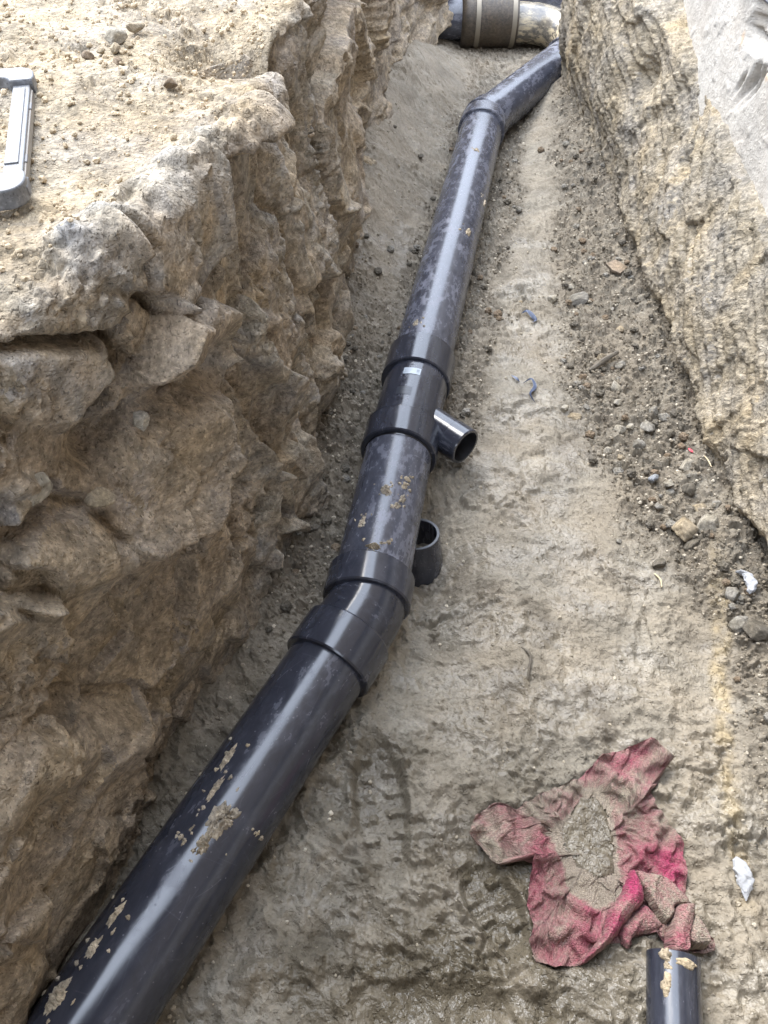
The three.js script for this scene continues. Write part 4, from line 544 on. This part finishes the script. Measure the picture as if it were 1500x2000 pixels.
// clods of loose soil, each its own
seed = 515; let made = 0;
for (let tries = 0; made < 190 && tries < 6000; tries++) { const d = rr(0.45, 3.0), x = rr(footX(d) + 0.02, 0.80), z = -d, cr = crumble(x, z); if (rnd() > cr * cr) continue; const px = d < 0.84 ? mix(-0.45, -0.04, (d + 0.1) / 0.94) : mix(-0.04, 0.385, (d - 0.84) / 2.22); if (Math.abs(x - px) < 0.095) continue; const right = x > px; made++; rest('soil_clod', clodGeos[made % 6], stoneMat[rnd() < 0.55 ? 'dark' : rnd() < 0.6 ? 'brown' : 'grey'], x, z, rr(0.006, 0.015), 0.3, right ? 'crumbly brown soil clod loose on the trench floor right of the pipe' : 'crumbly brown soil clod loose on the trench floor left of the pipe', 'clod', right ? 'loose clods right of the pipe' : 'loose clods left of the pipe'); }
{ // crumbs too many to count
  seed = 99; const g = new THREE.IcosahedronGeometry(1, 1), p = g.attributes.position; for (let i = 0; i < p.count; i++) { const x = p.getX(i), y = p.getY(i), z = p.getZ(i), r = 0.85 + 0.45 * N(x * 1.9, y * 1.9, z * 1.9); p.setXYZ(i, x * r, y * r * 0.8, z * r); } g.computeVertexNormals();
  const n = 26000, im = new THREE.InstancedMesh(g, new THREE.MeshStandardMaterial({ color: 0xffffff, roughness: 0.95 }), n), M = new THREE.Matrix4(), q = new THREE.Quaternion(), e = new THREE.Euler(), c = new THREE.Color(); let k = 0;
  for (let tries = 0; k < n && tries < n * 12; tries++) { const d = 0.15 + 3.2 * Math.pow(rnd(), 1.5), x = rr(footX(d) - 0.02, 0.85), z = -d, cr = crumble(x, z); if (rnd() > 0.02 + cr * cr * 0.98 || WET(x, z) > 0.55) continue; const r = 0.0012 + 0.0042 * Math.pow(rnd(), 3.2); e.set(rr(0, 6), rr(0, 6), rr(0, 6)); M.compose(new THREE.Vector3(x, floorH(x, z) + r * 0.3, z), q.setFromEuler(e), new THREE.Vector3(r, r, r)); im.setMatrixAt(k, M); const t = rr(0.7, 1.35), b = rnd() < 0.12 ? [0.42, 0.37, 0.29] : cr > 0.5 ? [0.19, 0.16, 0.118] : [0.29, 0.25, 0.188]; im.setColorAt(k, c.setRGB(b[0] * t, b[1] * t, b[2] * t)); k++; }
  im.count = k; im.name = 'soil_crumbs'; im.castShadow = im.receiveShadow = true; im.userData = { kind: 'stuff', label: 'fine loose soil crumbs strewn over the trench floor', category: 'soil' }; scene.add(im);
  // grit on the ledge
  seed = 123; const n2 = 9000, jm = new THREE.InstancedMesh(g, new THREE.MeshStandardMaterial({ color: 0xffffff, roughness: 0.95 }), n2);
  for (let i = 0; i < n2; i++) { const d = rr(0.5, 2.2), s = 0.9 * Math.pow(rnd(), 1.1), x = interp(BK, d, 1) - 0.022 - s, y = ledgeY(x, d), r = 0.0010 + 0.0045 * Math.pow(rnd(), 5); e.set(rr(0, 6), rr(0, 6), rr(0, 6)); M.compose(new THREE.Vector3(x, y + r * 0.3, -d), q.setFromEuler(e), new THREE.Vector3(r, r, r)); jm.setMatrixAt(i, M); const t = rr(0.75, 1.2); jm.setColorAt(i, c.setRGB(0.40 * t, 0.32 * t, 0.215 * t)); }
  jm.name = 'ledge_grit'; jm.castShadow = jm.receiveShadow = true; jm.userData = { kind: 'stuff', label: 'sandy grit scattered over the left ledge', category: 'grit' }; scene.add(jm);
}
function ledgeY(x, d) { const z = -d, h = interp(BK, d, 3), s = interp(BK, d, 1) - 0.022 - x, oc = segD(OUTCROP, x, d, false), rib = Math.exp(-((oc / 0.03) ** 2)) * (0.6 + 0.6 * N(x * 30, 1, z * 30)); return h + 0.06 * s + 0.022 * fbm(x * 4.5, 3, z * 4.5, 3) + 0.009 * fbm(x * 17, 6, z * 20, 3) + 0.0060 * fbm(x * 60 + z * 25, 2, z * 60, 3, 0.62) + 0.0028 * facet(x * 75, 2, z * 75)[0] + 0.030 * rib; }
// the little heap of stones on the ledge
seed = 61;
for (const [x, d, r, k, label] of [[-.425, 1.352, .019, 'pale', 'largest pale stone of the little heap on the left ledge'], [-.398, 1.385, .014, 'tan', 'flat stone behind the largest one in the heap on the ledge'], [-.402, 1.335, .009, 'tan', 'small stone right of the largest one in the heap on the ledge'], [-.418, 1.315, .010, 'tan', 'round pebble in front of the heap on the ledge'], [-.438, 1.305, .007, 'tan', 'tiny pebble left of the round one by the heap on the ledge'], [-.452, 1.285, .010, 'brown', 'brown stone below the heap on the left ledge'], [-.405, 1.275, .009, 'brown', 'dark stone right below the heap on the left ledge'], [-.31, 1.19, .011, 'brown', 'brown clod near the brink of the left ledge'], [-.33, 1.80, .013, 'pale', 'pale stone at the back of the left ledge']]) rest('ledge_stone', stoneGeos[sk++ % 9], stoneMat[k], x, -d, r, 0.25, label, 'stone', undefined, 1.1, 0.9, rr(0, 6), ledgeY(x, d));
seed = 62;
for (const [x, y, d, r, k, label] of [[-.322, .705, .742, .014, 'pale', 'round pale pebble sitting in the hollow of the left bank'], [-.368, .655, .650, .017, 'tan', 'flat tan stone lodged low in the left bank'], [-.41, .735, .60, .022, 'pale', 'pale edged stone sticking out of the left bank at the left edge'], [-.30, .71, .80, .012, 'brown', 'brown lump beside the pebble in the left bank hollow']]) { const m = mesh('bank_stone', stoneGeos[sk++ % 9], stoneMat[k]); m.scale.set(r, r * 0.9, r * 1.2); m.position.set(x, y, -d); m.rotation.set(0.3, 1 + sk, 0.2); tag(m, label, 'stone'); }

// tile shard, stick, straw, shavings, plaster
{
  const s = new THREE.Shape([[-.032, .012], [.002, .028], [.034, -.004], [.004, -.030], [-.018, -.016]].map(([a, b]) => new THREE.Vector2(a, b)));
  const m = mesh('tile_shard', new THREE.ExtrudeGeometry(s, { depth: 0.007, bevelSize: 0.001, bevelThickness: 0.001, bevelSegments: 1 }), new THREE.MeshStandardMaterial({ color: new THREE.Color(0.36, 0.275, 0.195), roughness: 0.7, map: soilMap })); m.rotation.set(-Math.PI / 2 + 0.2, 0.08, 0.1); m.position.set(0.735, floorH(0.735, -2.15) + 0.004, -2.15); tag(m, 'flat brown tile shard lying at the foot of the right bank', 'shard');
}
const ribbon = (pts, w, name, mat, label, cat) => { const c = new THREE.CatmullRomCurve3(pts.map(V3)), n = 36, up = new THREE.Vector3(); const g = sheet(n, 4, (i, j, o) => { const t = i / (n - 1), p = c.getPoint(t), tg = c.getTangent(t), a = 0.6 + 2.2 * t; up.set(Math.cos(a), Math.sin(a) * 0.8, 0.3).cross(tg).normalize(); const ww = w * Math.sin(Math.PI * clamp(t * 0.96 + 0.02)) * (j / 3 - 0.5); o[0] = p.x + up.x * ww; o[1] = p.y + up.y * ww * 0.6 + 0.0008 * (j % 2); o[2] = p.z + up.z * ww; o[3] = o[4] = o[5] = 1; o[6] = t; o[7] = j; }); return tag(mesh(name, g, mat), label, cat); };
{
  const blue = new THREE.MeshPhysicalMaterial({ color: new THREE.Color(0.05, 0.065, 0.11), roughness: 0.25, side: THREE.DoubleSide }); const f = (x, z, h = 0.006) => [x, floorH(x, z) + h, z];
  ribbon([f(.415, -1.945), f(.432, -1.950, .012), f(.446, -1.932, .012), f(.455, -1.918, .006), f(.440, -1.905)], 0.014, 'plastic_shaving', blue, 'curled blue black plastic shaving on clay near the upper pipe', 'shaving');
  ribbon([f(.383, -1.625), f(.405, -1.635, .012), f(.412, -1.605, .010), f(.402, -1.580), f(.392, -1.560, .012), f(.405, -1.535)], 0.010, 'plastic_shaving', blue, 'zigzag dark plastic shaving right of the side branch', 'shaving');
  ribbon([f(.352, -1.655), f(.365, -1.640, .010), f(.374, -1.628)], 0.008, 'plastic_shaving', blue, 'short dark plastic shaving left of the zigzag one', 'shaving');
  const bark = new THREE.MeshStandardMaterial({ color: new THREE.Color(0.24, 0.205, 0.16), roughness: 0.9, map: soilMap }), straw = new THREE.MeshStandardMaterial({ color: new THREE.Color(0.55, 0.46, 0.30), roughness: 0.8 });
  const tube = (pts, r, name, mat, label, cat) => { const c = new THREE.CatmullRomCurve3(pts.map(V3)), g = new THREE.TubeGeometry(c, 30, r, 7, false), p = g.attributes.position; for (let i = 0; i < p.count; i++) { const ring = Math.floor(i / 8) / 30, ctr = c.getPoint(ring), k = 0.55 + 0.75 * Math.sin(Math.PI * clamp(ring * 0.9 + 0.06)) ** 0.5 + 0.35 * N(ring * 9, i % 8, 2); p.setXYZ(i, ctr.x + (p.getX(i) - ctr.x) * k, ctr.y + (p.getY(i) - ctr.y) * k, ctr.z + (p.getZ(i) - ctr.z) * k); } g.computeVertexNormals(); return tag(mesh(name, g, mat), label, cat); };
  tube([f(.578, -1.683, .008), f(.62, -1.712, .013), f(.664, -1.744, .014)], 0.006, 'stick', bark, 'splintered grey stick lying in the gravel strip', 'stick');
  tube([[.800, .02, -1.34], [.792, .045, -1.30], [.786, .06, -1.262]], 0.0012, 'straw', straw, 'pale dry straw leaning on the foot of the right bank', 'straw');
  tube([f(.60, -.985, .005), f(.607, -.965, .008), f(.606, -.945, .005)], 0.0016, 'twig', straw, 'short pale twig on the clay below the large tan stone', 'twig');
  tube([f(.285, -.800, .004), f(.298, -.775, .008), f(.292, -.745, .006), f(.288, -.725, .004)], 0.0022, 'root', bark, 'thin dark root lying on the smeared clay', 'root');
  const cable = new THREE.MeshStandardMaterial({ color: new THREE.Color(0.03, 0.03, 0.035), roughness: 0.5 });
  tag(mesh('cable', new THREE.TubeGeometry(new THREE.CatmullRomCurve3([[.905, .80, -2.42], [.895, .775, -2.27], [.897, .785, -2.15], [.90, .79, -2.02], [.905, .80, -1.8], [.93, .83, -1.5]].map(V3)), 60, 0.0035, 8), cable), 'thin dark cable along the top of the whitewashed footing', 'cable');
  const white = new THREE.MeshStandardMaterial({ color: new THREE.Color(0.37, 0.375, 0.385), roughness: 0.85, bumpMap: soilBump, bumpScale: 0.002 });
  const lump = (pts, name, label, sq) => { const g = sheet(40, 24, (i, j, o) => { const t = i / 39, a = (j / 23) * Math.PI * 2, k = t * (pts.length - 1), n = Math.min(pts.length - 2, Math.floor(k)), u = k - n, [x0, z0, r0] = pts[n], [x1, z1, r1] = pts[n + 1], cx = mix(x0, x1, u), cz = mix(z0, z1, u), r = mix(r0, r1, u) * (1 + 0.55 * fbm(Math.cos(a) * 1.5 + cz * 60, Math.sin(a) * 1.5, t * 6, 3) + 0.25 * facet(Math.cos(a) * 2, Math.sin(a) * 2, t * 7)[0]), b = floorH(pts[1][0], pts[1][1]); o[0] = cx + Math.cos(a) * r; o[1] = b + 0.006 + Math.sin(a) * r * sq + 0.006 * Math.sin(t * 3); o[2] = cz + Math.cos(a) * r * 0.25; o[3] = o[4] = o[5] = 1; o[6] = cx + a * 0.01; o[7] = cz; }); return tag(mesh(name, g, white), label, 'plaster'); };
  lump([[.606, -.388, .001], [.606, -.378, .011], [.607, -.355, .015], [.604, -.336, .008], [.601, -.318, .001]], 'plaster_flake', 'crumpled white pointed flake on the ground right of the rag', 0.7);
  lump([[.778, -.982, .001], [.784, -.978, .009], [.795, -.968, .010], [.797, -.945, .010], [.791, -.927, .007], [.788, -.922, .001]], 'plaster_chunk', 'curved white plaster chunk at the foot of the right bank', 0.9);
  const red = mesh('plastic_scrap', new THREE.IcosahedronGeometry(0.006, 1), new THREE.MeshStandardMaterial({ color: new THREE.Color(0.55, 0.08, 0.10), roughness: 0.5 })); red.scale.set(0.7, 0.35, 1.5); red.position.set(0.775, floorH(0.775, -1.36) + 0.005, -1.36); red.rotation.y = 0.5; tag(red, 'tiny red plastic scrap at the foot of the right bank', 'scrap');
}
// ------------------------------------------------------------------ the grey D-shaped tool grip on the ledge
{
  const o = thing('tool_handle', 'light grey D shaped tool handle lying on the left ledge', 'tool handle');
  const a = [-.520, -1.195], b = [-.427, -.835], L = Math.hypot(b[0] - a[0], b[1] - a[1]), w = 0.023, t = 0.020;
  o.position.set((a[0] + b[0]) / 2, ledgeY((a[0] + b[0]) / 2, 1.015) + 0.016, (a[1] + b[1]) / 2); o.rotation.y = Math.atan2(b[0] - a[0], b[1] - a[1]);
  const grey = new THREE.MeshPhysicalMaterial({ color: new THREE.Color(0.25, 0.255, 0.265), roughness: 0.45, map: soilMap }), dk = new THREE.MeshStandardMaterial({ color: new THREE.Color(0.12, 0.12, 0.125), roughness: 0.6 }), side = new THREE.MeshPhysicalMaterial({ color: new THREE.Color(0.36, 0.32, 0.27), roughness: 0.5, map: soilMap });
  const bar = mesh('bar', new RoundedBoxGeometry(w, t, L * 0.86, 3, 0.002), grey, o);
  mesh('face_plate', new RoundedBoxGeometry(w * 0.72, 0.003, L * 0.60, 2, 0.001), grey, bar).position.set(-0.002, t / 2 + 0.0006, -0.01);
  mesh('grip_strip', new RoundedBoxGeometry(0.003, t * 0.62, L * 0.70, 2, 0.001), side, bar).position.set(w / 2 + 0.0006, -0.001, 0);
  for (const [z, k] of [[-L * 0.33, 0], [L * 0.36, 1]]) mesh('notch', new RoundedBoxGeometry(0.004, 0.003, 0.02, 1, 0.001), dk, bar).position.set(w / 2 + 0.001, t * 0.25, z * 0.6);
  const arm = (s, name) => { const sh = new THREE.Shape(); sh.moveTo(0.02, -0.022); sh.quadraticCurveTo(0.024, 0.018, -0.004, 0.022); sh.lineTo(-0.19, 0.026); sh.lineTo(-0.19, -0.008); sh.lineTo(-0.03, -0.012); sh.quadraticCurveTo(-0.014, -0.014, -0.014, -0.03); sh.lineTo(0.018, -0.03); const g = new THREE.ExtrudeGeometry(sh, { depth: t * 0.9, bevelSize: 0.003, bevelThickness: 0.003, bevelSegments: 3, curveSegments: 14 }); g.rotateX(s > 0 ? Math.PI / 2 : -Math.PI / 2); if (s > 0) g.translate(0, t * 0.48 + 0.003, 0); else g.translate(0, -t * 0.42 + 0.003, 0); g.scale(0.82, 1, 0.8); const m = mesh(name, g, grey, o); m.position.set(-0.001, 0.002, s * L * 0.435); return m; };
  const far = arm(-1, 'corner_bracket'), nr = arm(1, 'corner_bracket');
  const sc = mesh('screw', new THREE.CylinderGeometry(0.0055, 0.0055, 0.003, 6), dk, far); sc.position.set(-0.012, t * 0.5 + 0.004, -0.002);
  mesh('slot', new RoundedBoxGeometry(0.004, 0.012, 0.026, 2, 0.0018), dk, nr).position.set(0.0175, 0.002, -0.012);
  mesh('rear_bar', new RoundedBoxGeometry(w, t, L * 0.86, 3, 0.004), grey, o).position.set(-0.175, 0, 0);
}

scene.traverse((o) => { if (o.isMesh) { o.castShadow = true; o.receiveShadow = true; } });
renderer.render(scene, camera);
